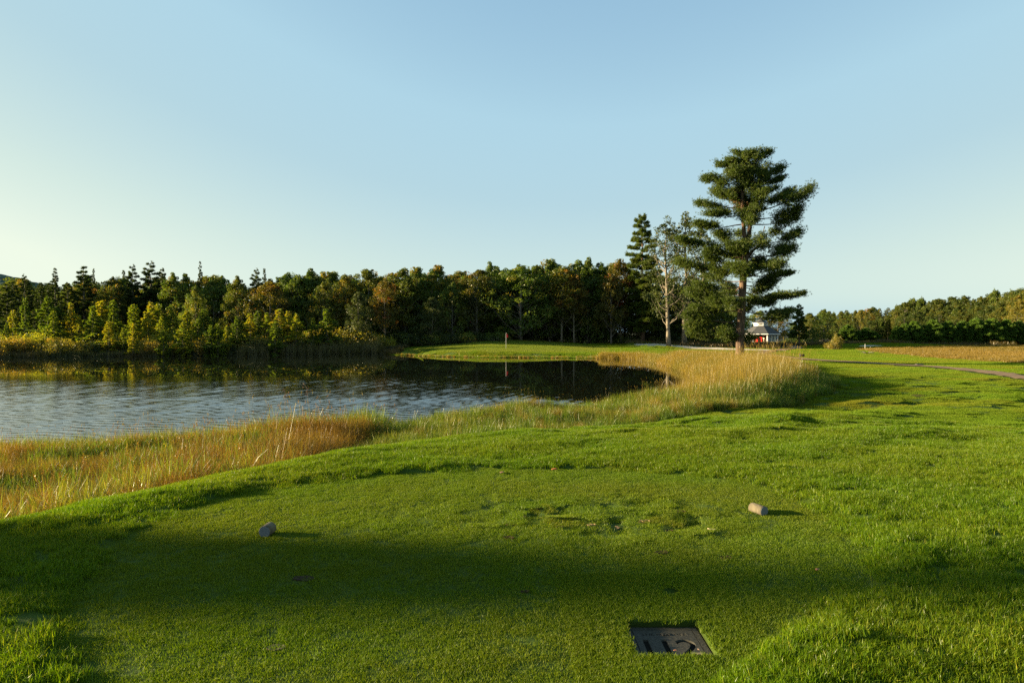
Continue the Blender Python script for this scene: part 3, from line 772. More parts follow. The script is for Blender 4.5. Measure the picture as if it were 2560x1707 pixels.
VAR = {}
def reg(kind, H, TK, bark, leaf):
    T, K = TK
    tm = T.mesh(kind + '_trunk', True); km = K.mesh(kind + '_crown'); tm.materials.append(M[bark]); km.materials.append(M[leaf])
    VAR.setdefault(kind, []).append((H, tm, km))
def recolor(src, dst, leaf, bark=None):
    for H, tm, km in VAR[src]:
        k2 = km.copy(); k2.materials.clear(); k2.materials.append(M[leaf]); t2 = tm
        if bark: t2 = tm.copy(); t2.materials.clear(); t2.materials.append(M[bark])
        VAR.setdefault(dst, []).append((H, t2, k2))

for s in range(4):      # ragged old white pines of the far wood
    pf = lambda t: .23 * (1 - t) ** .55 * (.35 + .65 * min(1, (t - .1) / .25))
    reg('old_pine', 15, conifer(15, pf, 52, .22, .30, .032, 9, 75, .25, .05, .26, .26, .12, .5, .1 + .05 * s), 'bark_grey', 'conifer_dark')
for s in range(2):      # spire topped spruces
    reg('spruce', 14, conifer(14, lambda t: .19 * (1 - t) ** .85 + .012, 80, .08, .28, .032, 8, 60, -.02, .05, .22, .2, .08, .1, .05), 'bark_grey', 'conifer_dark')
for s in range(4):      # tamaracks
    reg('larch', 6, conifer(6, lambda t: (.25 + .04 * s) * (1 - t) ** .7 * (.8 + .35 * math.sin(t * 17 + s)) + .02, 62, .06, .22, .03, 7, 75, .12, .06, .22, .09, .05, .12, .06, .38), 'bark_grey', 'larch')
for s in range(3):      # young bushy pines on the right
    reg('young_pine', 5, conifer(5, lambda t: .40 * math.sin(min(1, (1 - t) * 1.25 + .02) * PI * .5) ** .7, 75, .05, .26, .035, 8, 70, .3, .0, .3, .12, .14, .05, 0, .55), 'bark_grey', 'pine_needles')
for s in range(5):
    reg('broadleaf', 14, decid(14, 3.7 + .5 * (s % 3), .1, 215, 84, .15, 1.0, .22, 10, .8, 1.2, .6), 'bark_grey', 'leaf_green')
for s in range(2):      # tall bare-stemmed ones
    reg('tall_broadleaf', 15, decid(15, 2.9, .32, 115, 80, .15, .95, .17, 14, .8, 1.3, .5), 'bark_pale', 'leaf_green')
recolor('broadleaf', 'mixed_maple', 'leaf_mixed'); recolor('tall_broadleaf', 'tall_mixed', 'leaf_mixed'); recolor('tall_broadleaf', 'tall_red', 'leaf_red')
recolor('broadleaf', 'silver_poplar', 'leaf_silver', 'bark_pale'); recolor('broadleaf', 'yellow_birch', 'leaf_yellow', 'bark_pale')
for s in range(2):
    reg('red_maple', 14, decid(14, 3.9, .2, 140, 85, .16, 1.0, .22, 12, .8, 1.2, .6, .28, .13, .62), 'bark_grey', 'leaf_red')
for s in range(3):
    reg('orange_shrub', 2, shrub(2, 1.9, 34, 46, .085, .5), 'bark_grey', 'shrub_orange')
recolor('orange_shrub', 'dark_shrub', 'shrub_dark')
recolor('orange_shrub', 'green_shrub', 'leaf_green')
reg('old_pine_small', 15, conifer(15, lambda t: .2 * (1 - t) ** .5, 60, .12, .3, .035, 9, 60, .2, .04, .3, .2, .12, .5, .05), 'bark_grey', 'conifer_dark')

recolor('young_pine', 'bushy_pine', 'bushy'); recolor('old_pine_small', 'olive_pine', 'olive'); recolor('broadleaf', 'olive_oak', 'olive')
def put(kind, X_, Y_, top_y=None, h=None, wide=1.0, name=None, label='', cat='tree', group=None, v=None, bury=.1, rz=None):
    vs = VAR[kind]; H, tm, km = vs[int(rng.integers(0, len(vs))) if v is None else v % len(vs)]
    z = gz(X_, Y_) - bury
    if h is None:
        d = Y_ * math.cos(PITCH)
        h = EYE + (830 - top_y) / F * Y_ - z
    s = h / H
    root = empty(name or kind, (X_, Y_, z), label, cat, group, rng.uniform(0, 6.28) if rz is None else rz)
    root.scale = (s * wide, s * wide, s)
    shr = 'shrub' in kind
    for me, nm in ((tm, 'stem' if shr else 'trunk'), (km, 'foliage' if shr else 'crown')):
        o = bpy.data.objects.new(nm, me); C.objects.link(o); o.parent = root
    return root
def at(x, Y): return ((x - 1280) / F * Y, Y)

G1 = 'old pines of the wood behind the left bank'
G2 = 'broadleaf trees of the wood behind the pond'
GB = 'trees of the back rows of the wood'
# front skyline of the left and middle wood: (photo x, photo top y, distance, kind, width, label)
D = 1.0884
front = [
 (18, 652, 118, 'old_pine', 1.2, None), (62, 634, 124, 'old_pine', .9, 'dark pine rising against the distant hill at the far left of the wood'),
 (95, 650, 121, 'spruce', 1.1, None), (128, 617, 122, 'spruce', .8, 'thin spiky topped conifer just left of the flat topped pine'), (160, 650, 119, 'old_pine', 1.1, None),
 (195, 612, 121, 'old_pine', 1.2, 'big flat topped old pine near the left end of the wood'), (216, 618, 125, 'spruce', .45, 'thin dead looking spire beside the flat topped pine'),
 (250, 640, 120, 'mixed_maple', .8, None), (285, 622, 124, 'spruce', .7, None), (300, 612, 120, 'old_pine', 1.0, None), (338, 604, 121, 'old_pine', 1.35, 'tallest ragged pine of the left wood with several tops'),
 (370, 618, 125, 'old_pine', .8, None), (400, 638, 119, 'broadleaf', .9, None), (430, 640, 122, 'broadleaf', 1.0, None), (461, 602, 123, 'spruce', .5, 'thin bare spire standing highest above the left wood'),
 (450, 665, 113, 'broadleaf', .7, None), (490, 648, 120, 'broadleaf', 1.0, None), (520, 638, 122, 'broadleaf', .9, None), (548, 645, 116, 'mixed_maple', .9, None), (584, 620, 122, 'old_pine', 1.0, None),
 (608, 618, 126, 'spruce', .6, None), (622, 648, 113, 'red_maple', 1.15, 'broad rounded maple with a small scarlet patch near its top'), (655, 630, 121, 'broadleaf', .9, None), (690, 634, 120, 'broadleaf', .9, None),
 (716, 628, 122, 'broadleaf', 1.0, None), (735, 652, 115, 'mixed_maple', .8, None), (762, 632, 121, 'broadleaf', 1.0, None), (792, 640, 118, 'mixed_maple', .9, None),
 (826, 672, 109, 'silver_poplar', .75, 'pale silvery poplar in front of the dark wood above the willow thicket'), (842, 628, 121, 'mixed_maple', 1.1, 'rounded orange gold maple on the skyline above the cattails'),
 (884, 642, 112, 'tall_red', .95, 'slender red tinged tree with a bare pale trunk left of the golden maple'), (905, 636, 119, 'mixed_maple', 1.0, None), (932, 626, 118, 'mixed_maple', 1.2, 'large golden brown maple left of the first gap in the skyline'),
 (962, 622, 122, 'broadleaf', .9, None), (990, 620, 120, 'tall_broadleaf', 1.0, None), (1012, 618, 121, 'mixed_maple', .9, None), (992, 684, 113, 'silver_poplar', .9, 'light green birch like tree in front of the wood, above the dark hedge'),
 (1040, 652, 116, 'broadleaf', .7, None), (1096, 628, 118, 'red_maple', 1.15, 'wide maple with an orange red cap left of the flag'), (1128, 614, 123, 'broadleaf', .9, None), (1160, 618, 122, 'tall_broadleaf', 1.0, None),
 (1196, 614, 117, 'broadleaf', 1.35, 'broad dense green maple reaching down to the ground right above the flag'), (1232, 612, 122, 'broadleaf', .9, None), (1262, 604, 121, 'broadleaf', .8, None),
 (1290, 612, 118, 'tall_mixed', 1.2, 'tall maple with two bare pale stems behind the middle of the green'), (1322, 602, 122, 'tall_broadleaf', 1.0, None), (1318, 640, 117, 'tall_red', 1.0, 'rust coloured tree with a bare stem behind the right half of the green'),
 (1350, 604, 121, 'broadleaf', .8, None), (1385, 608, 121, 'tall_broadleaf', 1.1, None), (1404, 640, 116, 'red_maple', .75, 'russet maple between the green woods and the dark spruce'), (1426, 600, 119, 'tall_red', .9, 'red leaved tree top just left of the tall spruce'),
]
for (x, ty, Yd, kind, wd, lab) in front:
    x *= D; ty *= D
    con = kind in ('old_pine', 'spruce')
    Xp, Yp = at(x, Yd)
    put(kind, Xp, Yp, ty, wide=wd, name='pine_tree' if con else 'maple_tree' if 'maple' in kind or 'broad' in kind or 'tall' in kind else 'birch_tree',
        label=lab or ('dark conifer crowded in the front of the wood behind the left bank' if con else 'unremarkable green to brown broadleaf tree in the front of the wood behind the pond'),
        group=None if lab else (G1 if con else G2))
for row, (Yd, step) in enumerate([(127, 4.2), (134, 4.6), (143, 5.0)]):
    xs = np.arange(-104, 19, step)
    for xx in xs:
        xx = xx + rng.normal(0, 1)
        pxx = 1280 + F * xx / Yd
        ty = np.interp(pxx, [0, 300, 600, 1000, 1500], [705, 700, 700, 690, 668]) + rng.uniform(-4, 22)
        left = xx < -40
        kind = rng.choice(['old_pine', 'spruce', 'broadleaf', 'mixed_maple'] if left else ['broadleaf', 'mixed_maple', 'broadleaf', 'tall_broadleaf'])
        put(kind, xx, Yd + rng.normal(0, 1.5), ty, wide=rng.uniform(1.0, 1.35), name='forest_tree', label='tree mostly hidden in the back rows of the wood behind the pond', group=GB)
# understorey of the wood
for xx in np.arange(-102, 20, 3.3):
    x_ = xx + rng.normal(0, .8); y_ = 119.5 + rng.uniform(-1, 3) + (4 if x_ > -18 else 0)
    put('dark_shrub' if rng.uniform() < .75 else 'green_shrub', x_, y_, h=rng.uniform(3.0, 6.0), wide=.8, name='understorey_shrub', cat='shrub',
        label='dark understorey shrub at the foot of the wood behind the pond', group='understorey shrubs at the foot of the wood')

# tamaracks in front of the left wood
lar = [(15, 742, 96), (30, 700, 104), (58, 686, 100), (110, 684, 98), (122, 715, 95), (165, 698, 100), (180, 712, 97), (212, 705, 95), (235, 692, 99), (262, 690, 101), (250, 740, 92), (283, 740, 93), (308, 700, 104), (345, 696, 103), (340, 718, 99),
       (305, 742, 91), (375, 745, 91), (362, 700, 105), (395, 702, 105), (430, 715, 102), (372, 728, 96), (440, 725, 96), (420, 742, 92), (455, 733, 97), (466, 712, 103), (485, 748, 93), (520, 735, 95), (500, 745, 93), (545, 728, 99), (575, 722, 100), (590, 716, 104), (615, 706, 103), (640, 712, 101), (632, 740, 96), (660, 716, 104),
       (680, 722, 100), (720, 718, 101), (752, 712, 103), (745, 738, 104)]
for k, (x, ty, Yd) in enumerate(lar):
    if k % 5 == 1: ty += 14
    Xp, Yp = at(x * D, Yd)
    lab = {2: 'narrow tapering tamarack with tiered branches at the far left', 3: 'tallest golden green tamarack of the left marsh', 8: 'broad yellow green tamarack with a visible dark stem in the left marsh'}.get(k)
    put('larch', Xp, Yp, ty * D, wide=(.7 if k == 2 else rng.uniform(.8, 1.3)) * (1.25 if k == 8 else 1), name='tamarack_tree', label=lab or 'small yellow green tamarack in the marsh before the left wood', group=None if lab else 'tamaracks of the left marsh')
# shrubs along the far left bank
for k, xx in enumerate(np.arange(-71, -21, 1.15)):
    sy = np.interp(xx, [-100, -70, -56, -44, -33, -23], [76, 84, 89, 92, 97, 103])
    kind = 'orange_shrub' if rng.uniform() < .75 else 'dark_shrub'
    put(kind, xx + rng.normal(0, .5), sy + rng.uniform(2.0, 6.5), h=rng.uniform(1.9, 2.8), wide=rng.uniform(.75, 1.05), name='marsh_shrub', cat='shrub',
        label='bushy orange brown shrub along the far left bank' if kind == 'orange_shrub' else 'dark olive shrub along the far left bank', group='orange shrubs of the left bank' if kind == 'orange_shrub' else 'dark shrubs of the left bank')
M['yellow_green'] = foliage('yellow_green', [(0, (.09, .13, .02)), (.5, (.24, .27, .03)), (1, (.42, .36, .03))], .4, .01, .5)
recolor('orange_shrub', 'willow_scrub', 'yellow_green')
for k, xx in enumerate(np.arange(-74, -20, 2.1)):
    sy = np.interp(xx, [-100, -70, -56, -44, -33, -23], [76, 84, 89, 92, 97, 103])
    put('willow_scrub', xx + rng.normal(0, .7), sy + rng.uniform(6, 11), h=rng.uniform(2.4, 4.0), wide=rng.uniform(.8, 1.1), name='willow_scrub', cat='shrub', label='rounded yellow green scrub bush among the tamaracks of the left marsh', group='scrub bushes among the tamaracks')
for k, (x, ty, w) in enumerate([(735, 752, 1.5), (775, 746, 1.7), (815, 750, 1.6), (850, 758, 1.3)]):
    Xp, Yp = at(x * D, 108); put('orange_shrub', Xp, Yp, ty * D, wide=w * .75, name='willow_shrub', cat='shrub', label=['golden willow thicket at the left end of the mound above the cattails', 'tallest golden willow of the mound above the cattails', 'orange willow in the middle right of the mound above the cattails', 'low orange willow where the mound meets the dark hedge'][k])
for k, x in enumerate(range(868, 1145, 17)):
    Xp, Yp = at(x * D, 113); put('dark_shrub' if k % 4 else 'green_shrub', Xp, Yp + rng.uniform(-1, 2), (758 + rng.uniform(-6, 6) - (0 if x < 1000 else -4)) * D, wide=1.1, name='hedge_shrub', cat='shrub',
        label='dark dense shrub of the hedge at the left end of the green', group='dark hedge shrubs beside the green')

# trees standing right of the green
_prof = lambda t: np.interp(t, [0, .1, .2, .4, .55, .66, .75, .85, .95, 1], [.11, .18, .17, .14, .115, .10, .10, .085, .055, .012])
reg('mid_conifer', 21, conifer(21, _prof, 130, .07, .29, .024, 10, 95, .18, .05, .34, .26, .2, .4, .22, .5), 'bark_pine', 'pine_needles')
put('mid_conifer', *at(1607, 117), top_y=541, name='pine_tree', wide=1.15, label='tall narrow pine rising above the wood left of the pale barked poplars', v=0)
for s in range(3):
    reg('poplar', 19, decid(19, 2.9, .24, 135, 58, .13, .85, .30, 20, .8, 1.3, .7, .5, .2, 0, .8 * (s - 1)), 'bark_pale', 'leaf_silver')
put('poplar', *at(1672, 110), top_y=552, name='poplar_tree', wide=1.05, label='sparse grey green poplar with a pale thick trunk, left of its neighbour', v=0, rz=1.)
put('poplar', *at(1710, 112), top_y=548, name='poplar_tree', wide=1.15, label='sparse poplar with a forked pale trunk, half behind the tall foreground pine', v=1, rz=2.2)
put('poplar', *at(1752, 121), top_y=575, name='poplar_tree', wide=1.1, label='thin leaved poplar behind the left branches of the tall foreground pine', v=2)
for k, (x, ty, Yd, kd) in enumerate([(1655, 690, 127, 'broadleaf'), (1690, 720, 129, 'olive_oak'), (1725, 700, 128, 'broadleaf'), (1760, 715, 127, 'olive_oak'), (1800, 730, 133, 'broadleaf'), (1560, 700, 126, 'mixed_maple'), (1650, 770, 122, 'broadleaf'), (1700, 760, 124, 'silver_poplar'), (1745, 765, 121, 'silver_poplar'), (1790, 775, 124, 'broadleaf'), (1830, 770, 128, 'broadleaf'), (1640, 735, 130, 'broadleaf'), (1775, 745, 131, 'broadleaf')]):
    put(kd, *at(x, Yd), top_y=ty, name='thicket_tree', wide=1.4, label='low leafy tree in the thicket behind the sand bunker', group='thicket behind the sand bunker')
for k, x in enumerate(range(1560, 1870, 26)):
    put('dark_shrub' if k % 3 else 'green_shrub', *at(x, 120 + rng.uniform(-2, 1)), h=rng.uniform(1.6, 3.0), name='thicket_shrub', cat='shrub', label='dark shrub in the thicket behind the sand bunker', group='shrubs behind the sand bunker')

# ------------------------------------------------------------------ the tall foreground pine
def hero_pine():
    Yb = 58.0; Xb = (1850 - 1280) / F * Yb
    zb = gz(Xb, Yb) - .1
    root = empty('white_pine_tree', (Xb, Yb, zb), 'tall spreading pine with layered branches standing alone at the end of the golden reeds', 'tree')
    k = 1 / 2.8 / F * Yb                        # metres per zoomed pixel
    gy = 1540
    def q(zx, zy, y=0.): return np.array([(zx - 980) * k, y, (gy - zy) * k])
    T = MB(); K = MB()
    T.tube([q(978, 1560), q(979, 1530), q(980, 1480), q(984, 1300), q(992, 1100), q(1003, 900), q(1018, 770)], [.52, .43, .37, .34, .32, .29, .27], 14)
    LA = [q(1018, 780), q(1002, 640, -.2), q(985, 470, -.3), q(985, 280, -.3), q(1000, 110, -.2)]
    LB = [q(1018, 780), q(1048, 620, .25), q(1072, 450, .4), q(1066, 300, .4), q(1090, 75, .3)]
    LC = [q(1020, 800), q(1085, 735, .5), q(1140, 690, .8), q(1180, 560, 1.0)]
    T.tube(LA, [.22, .17, .14, .1, .03], 9); T.tube(LB, [.23, .18, .15, .1, .03], 9); T.tube(LC, [.14, .11, .08, .04], 7)
    BR = [(990, 130, 840, 150), (988, 200, 735, 258), (986, 300, 850, 375), (985, 330, 800, 330), (985, 90, 960, 60), (985, 150, 900, 110), (985, 240, 820, 300), (985, 470, 840, 470), (985, 430, 705, 410), (988, 500, 740, 500), (990, 560, 650, 575), (1000, 610, 800, 640), (1005, 680, 555, 690), (1008, 730, 720, 760),
          (1003, 860, 540, 835), (1000, 830, 720, 800), (998, 930, 790, 890), (995, 990, 640, 1000), (993, 1060, 640, 1045), (990, 1100, 760, 1095), (990, 1150, 655, 1160), (986, 1230, 615, 1215), (985, 1270, 640, 1290), (983, 1330, 690, 1340), (983, 1290, 830, 1335),
          (1088, 110, 1165, 55), (1080, 230, 1292, 165), (1078, 280, 1275, 245), (1070, 330, 1200, 330), (1072, 420, 1360, 335), (1072, 470, 1435, 360), (1070, 520, 1400, 470), (1068, 560, 1405, 520), (1180, 620, 1250, 600), (1120, 700, 1402, 625),
          (1040, 790, 1310, 760), (1140, 700, 1300, 745), (1012, 850, 1120, 800), (1160, 890, 1245, 840), (1005, 900, 1370, 915), (1003, 960, 1195, 945), (1000, 1030, 1425, 1075), (998, 1080, 1240, 1120), (995, 1010, 1200, 1000), (992, 1165, 1345, 1185), (990, 1205, 1290, 1212),
          (984, 1340, 1060, 1362), (984, 1330, 900, 1358)]
    def branch(b0, tip, thick=1.0, dens=1.0):
        d = tip - b0; L = np.linalg.norm(d[:2]) + abs(d[2]) * .3
        sag = -.055 * L
        f = lambda s: b0 + np.outer(s, d) + np.outer(4 * s * (1 - s) * .6, [0, 0, sag * 1.5]) + np.outer(s ** 3, [0, 0, .06 * L])
        wig = rng.normal(0, .05 * L ** .5, 3)
        pts = f(np.linspace(0, 1, 7)) + np.sin(np.linspace(0, 1, 7) * 9)[:, None] * wig * .9
        T.tube(pts, np.linspace(max(.025, .012 * L + .012), .010, 7), 6, .5, False)
        dh = d * [1, 1, 0]; dh /= np.linalg.norm(dh) + 1e-6; side = np.array([-dh[1], dh[0], 0])
        nsub = int(5 + L * 4.4); vs_ = rng.uniform(.09, .24); inner = .62 if L > 2 else .85
        for j in range(nsub):                              # side twigs, each with its own cloud of tufts
            s0 = 1 - rng.beta(1.0, 1.7) * inner
            sg = rng.choice([-1, 1]); l2 = (.3 + .22 * L * (1.2 - s0)) * rng.uniform(.5, 1.45)
            a0 = f(np.array([s0]))[0]
            tw = (dh * rng.uniform(.4, 1.) + side * sg * rng.uniform(.4, 1.1)); tw = tw / np.linalg.norm(tw) * l2 + [0, 0, l2 * rng.uniform(.05, .4)]
            T.tube([a0, a0 + tw * .55, a0 + tw], [.016, .011, .006], 4, .5, False)
            n = max(6, int((14 + 30 * l2) * dens))
            u = rng.uniform(.15, 1.08, n)[:, None]
            P = a0 + tw * u + rng.normal(0, 1, (n, 3)) * np.array([.2, .2, vs_]) * (thick * (.7 + .25 * l2))
            A = dh * .3 + np.array([0, 0, .75]) + tw / l2 * .4
            tufts(K, P, np.broadcast_to(A, (n, 3)), 11, .17, .009, .45 + rng.normal(0, .1) + rng.normal(0, .14, n))
    for (ax, ay, tx, ty) in BR:
        if abs(tx - ax) > 150: tx = ax + (tx - ax) * (.91 if tx > ax else .95)
        L = abs(tx - ax) * k
        ya = np.interp(ay, [100, 780], [-.2, 0]) if tx < ax else np.interp(ay, [100, 780], [.3, 0])
        branch(q(ax, ay, ya), q(tx, ty, rng.normal(0, .2) * L), 1.2 if L > 1.5 else 1.3, 1.55)
    zz = [.9, 1.6, 2.6, 4, 6, 8, 10, 12, 14, 16, 17.6]; rr = [.6, 2.4, 3.8, 4.4, 4.2, 3.3, 2.7, 2.5, 2.3, 1.6, .6]
    for j in range(96):                                    # branches towards and away from the camera
        if j < 26: zy = rng.uniform(850, 1175)
        elif j < 46: zy = rng.uniform(480, 800)
        else: zy = rng.uniform(80, 470)
        az = rng.choice([-1, 1]) * PI / 2 + rng.normal(0, .62)
        zx = np.interp(zy, [100, 450, 620, 780, 1500], [1045, 1030, 1025, 1018, 980]) + (rng.uniform(-45, 45) if zy < 600 else 0)
        b0 = q(zx, zy); R_ = np.interp(b0[2], zz, rr) * rng.uniform(.45, 1.05)
        branch(b0, b0 + np.array([math.cos(az) * R_, math.sin(az) * R_, R_ * np.interp(zy, [100, 700, 1300], [.55, .2, .02])]), 1.2, 1.0)
    # the brown patch of dying needles in the upper crown
    n = 60; P = q(945, 440, -.8) + rng.normal(0, 1, (n, 3)) * [.45, .3, .25]; KB = MB(); tufts(KB, P, np.tile([0, -.3, .3], (n, 1)), 9, .14, .008, .5)
    link('trunk', T.mesh('pine_trunk', True), M['bark_pine'], root)
    link('crown', K.mesh('pine_crown'), M['pine_needles'], root)
    dn = tag(link('dead_needles', KB.mesh('pine_dead'), foliage('dead_needles', [(0, (.14, .07, .03)), (1, (.26, .14, .06))]), root), label='small patch of rusty dead needles')
rng = np.random.default_rng(42)
hero_pine()
rng = np.random.default_rng(43)

# second pine and brush right of the pavilion
reg('wide_pine', 11, conifer(11, lambda t: .34 * (1 - t) ** .6, 44, .16, .36, .04, 9, 60, .12, .04, .34, .24, .14, .6, 0., .5), 'bark_pine', 'pine_needles')
put('wide_pine', *at(1998, 128), top_y=762, wide=.95, name='pine_tree', label='dark spreading pine just right of the pavilion, overlapping its roof line')
for k, (x, ty, Yd, kd, w) in enumerate([(1988, 806, 168, 'broadleaf', .8), (2004, 815, 165, 'mixed_maple', .9), (2030, 822, 142, 'broadleaf', 1.2), (1850, 790, 190, 'broadleaf', 1.3), (1900, 778, 195, 'broadleaf', 1.3), (1945, 776, 192, 'mixed_maple', 1.3), (2060, 778, 190, 'broadleaf', 1.1), (1820, 800, 175, 'broadleaf', 1.2)]):
    put(kd, *at(x, Yd), top_y=ty, wide=w, name='pavilion_tree', label='olive broadleaf tree in the cluster around the pavilion', group='trees around the pavilion')
for k, (x, h) in enumerate([(1966, 1.4), (1975, 1.9), (1990, 2.2), (2006, 2.4), (2020, 2.0), (2032, 1.6)]):
    put('dark_shrub' if k % 2 else 'green_shrub', *at(x, 150), h=h, name='pavilion_shrub', cat='shrub', label='low shrub in the row right of the pavilion', group='shrubs right of the pavilion')

# right hand pine plantation
sky = [(1800, 800), (1960, 778), (2016, 776), (2070, 775), (2122, 771), (2176, 768), (2231, 761), (2280, 748), (2340, 746), (2400, 743), (2450, 736), (2500, 728), (2560, 718), (2700, 700)]
sx_, sy_ = zip(*sky)
cnt = 0
for row in range(5):
    pxs = np.arange(2030, 2680, 21)
    for x in pxs:
        x = x + rng.normal(0, 6)
        Yb_ = np.interp(x, [2030, 2200, 2560, 2700], [215, 190, 150, 140]) + row * 9 + rng.uniform(-2, 2)
        ty = np.interp(x, sx_, sy_) + 7 + (34 - row * 8 if row < 4 else 0) + rng.uniform(-5, 9)
        if row > 2: ty = np.interp(x, sx_, sy_) + 7 + rng.uniform(-4, 7)
        kind = rng.choice(['olive_pine', 'young_pine', 'olive_oak', 'mixed_maple', 'old_pine'], p=[.34, .1, .36, .08, .12])
        put(kind, *at(x, Yb_), top_y=ty, wide=rng.uniform(.85, 1.15) * (.55 if kind == 'young_pine' else 1.15), name='plantation_tree', label='olive pine or oak crowded in the plantation along the right horizon', group='plantation trees along the right horizon')
put('yellow_birch', *at(2545, 143), top_y=752, wide=1.0, name='birch_tree', label='bright yellow tree at the right end of the plantation above the dark bushy pines')
put('yellow_birch', *at(2153, 188), top_y=778, wide=.55, name='birch_tree', label='small yellow topped tree peeking out of the plantation near its left end')
for k, (x, ty, w) in enumerate([(2120, 815, .9), (2145, 828, .9), (2165, 822, 1.1), (2185, 830, 1.0), (2240, 818, .7), (2262, 812, .9), (2287, 806, 1.0), (2335, 803, 1.15), (2370, 806, 1.1), (2408, 806, 1.0), (2440, 800, 1.15), (2480, 800, 1.1), (2515, 802, 1.0), (2548, 806, 1.2)]):
    Yd = 168 if k < 4 else 134
    put('bushy_pine', *at(x, Yd), top_y=ty, wide=w * (1.5 if k < 4 else 1.15), name='young_pine_tree', label='squat dark pine at the shaded left end of the plantation' if k < 4 else 'bushy rich green young pine in the row behind the golden field',
        group='squat dark pines at the left end of the plantation' if k < 4 else 'bushy pines behind the golden field')
put('orange_shrub', *at(2082, 104), h=1.7, wide=.7, name='autumn_shrub', cat='shrub', label='small orange leaved shrub alone at the edge of the fairway')
put('orange_shrub', *at(2092, 104), h=2.7, wide=.33, name='autumn_sapling', cat='shrub', label='thin upright golden sapling growing out of the small orange shrub')

# trees outside the frame on the left, whose shadows fall over the tee and the left marsh
reg('shade_spruce', 21, conifer(21, lambda t: (.028 + .016 * math.sin(t * 47) + .01 * math.sin(t * 113)) * (1 if t < .9 else .6), 260, .05, .34, .05, 8, 60, .1, .04, .35, .22, .12, .15, .0), 'bark_grey', 'conifer_dark')
SH = 'trees standing beyond the left edge of the tee'
put('shade_spruce', -75, 9.90, h=21, name='spruce_tree', label='narrow spruce beyond the left edge of the tee whose shadow crosses it', rz=0)
for (x_, y_, h_, kd, w_) in [(-86, 6.2, 16.5, 'poplar', .45), (-80, 3.0, 14.6, 'poplar', .5)]:
    put(kd, x_, y_, h=h_, wide=w_, name='shade_tree', label='leafy tree beyond the left edge of the tee casting dappled shade', group=SH)
for (x_, y_, h_) in [(-118, 84, 12), (-124, 92, 13), (-116, 99, 12), (-128, 106, 14), (-122, 114, 14), (-112, 108, 11), (-135, 98, 14)]:
    put('old_pine', x_, y_, h=h_, wide=1.2, name='pine_tree', label='pine beyond the left end of the marsh', group='pines beyond the left end of the marsh')

# ------------------------------------------------------------------ distant hill
mb = MB()
hx = np.linspace(-2200, -500, 300); hy = np.linspace(1500, 2300, 60)
HXX, HYY = np.meshgrid(hx, hy)
ang = HXX / 1500
crest = np.interp(HXX / HYY * F + 1280, [-600, 0, 60, 120, 220, 400], [190, 150, 138, 118, 70, -10])
prof_ = np.exp(-((HYY - 1750) / 190) ** 2)
HZ = crest / F * 1750 * prof_ - 8 + 9 * fbm(HXX / 16, HYY / 16, 5, 3) * (prof_ > .05)
i = np.arange(59)[:, None]; j = np.arange(299)[None]
mb.add(np.stack([HXX, HYY, HZ], -1).reshape(-1, 3), np.stack([i * 300 + j, i * 300 + j + 1, (i + 1) * 300 + j + 1, (i + 1) * 300 + j], -1).reshape(-1, 4), 0)
hm = plain('hill_woods', (.085, .12, .085), .95, .5, .03, spec=.05)
tag(link('hill', mb.mesh('hill', False), hm), kind='structure')

# ------------------------------------------------------------------ golf furniture
# log tee markers
wood = barkmat('marker_wood', (.075, .062, .038), (.17, .145, .09), 14, .12, .25)
paint = plain('marker_face_paint', (.15, .165, .18), .6, .08, 30, bump=.08)
def marker(front, yaw, length, r, label):
    root = empty('tee_marker', (front[0], front[1], gz(*front)), label, 'tee marker', 'log tee markers', yaw)
    mb = MB(); ys = np.array([0, .003, length * .5, length - .003, length]); rad = np.array([r - .003, r, r * 1.01, r, r - .004])
    mb.tube(np.column_stack([ys * 0, ys, ys * 0 + r * .93]), rad, 28)
    b = link('log', mb.mesh('log', True), wood, root)
    for p in b.data.polygons: p.use_smooth = len(p.vertices) == 4
    mb = MB(); a = np.arange(28) * 2 * PI / 28
    V = [[math.cos(t) * (r - .003), -.0015 - dy, r * .93 + math.sin(t) * (r - .003)] for dy in (0, .0) for t in a][:28]
    mb.add(V + [[v[0], .0, v[2]] for v in V], [[j, (j + 1) % 28, 28 + (j + 1) % 28, 28 + j] for j in range(28)])
    mb.f.append(np.array([list(range(28))]))
    link('painted_face', mb.mesh('painted_face'), paint, root)
    return root
f1 = px(661, 1343, .0); f2 = px(1911, 1286.5, .0)
marker(f1, -.06, .125, .048, 'round log tee marker on the left of the tee, blue grey face showing')
marker(f2, .42, .155, .046, 'round log tee marker on the right of the tee, tan side sunlit')

# yardage plate
def text_mesh(body, size, x, y, depth):
    cu = bpy.data.curves.new('txt', 'FONT'); cu.body = body; cu.size = size; cu.align_x = 'CENTER'; cu.extrude = depth; cu.resolution_u = 4; cu.offset = size * .012
    o = bpy.data.objects.new('txt', cu); C.objects.link(o); o.location = (x, y, 0)
    dg = bpy.context.evaluated_depsgraph_get(); me = bpy.data.meshes.new_from_object(o.evaluated_get(dg))
    me.transform(o.matrix_world if False else Matrix.Translation((x, y, 0)))
    bpy.data.objects.remove(o)
    return me
pw, pd = PLX[1] - PLX[0] - .012, PLY[1] - PLY[0] - .012
mb = MB(); mb.box((-pw / 2, -pd / 2, -.035), (pw / 2, pd / 2, 0))
plate_me = mb.mesh('yardage_plate')
granite = plain('plate_bronze', (.045, .042, .03), .75, .4, 60, bump=.15, spec=.2)
pc = ((PLX[0] + PLX[1]) / 2, (PLY[0] + PLY[1]) / 2)
plate = link('yardage_plate', plate_me, granite, loc=(pc[0], pc[1], -.034))
cut = []
m1 = text_mesh('1', .255, -.118, -.135, .010); m2 = text_mesh('1', .255, -.018, -.135, .010); m3 = text_mesh('2', .255, .098, -.135, .010)
m4 = text_mesh('THE HEATHER', .040, 0, .092, .005)
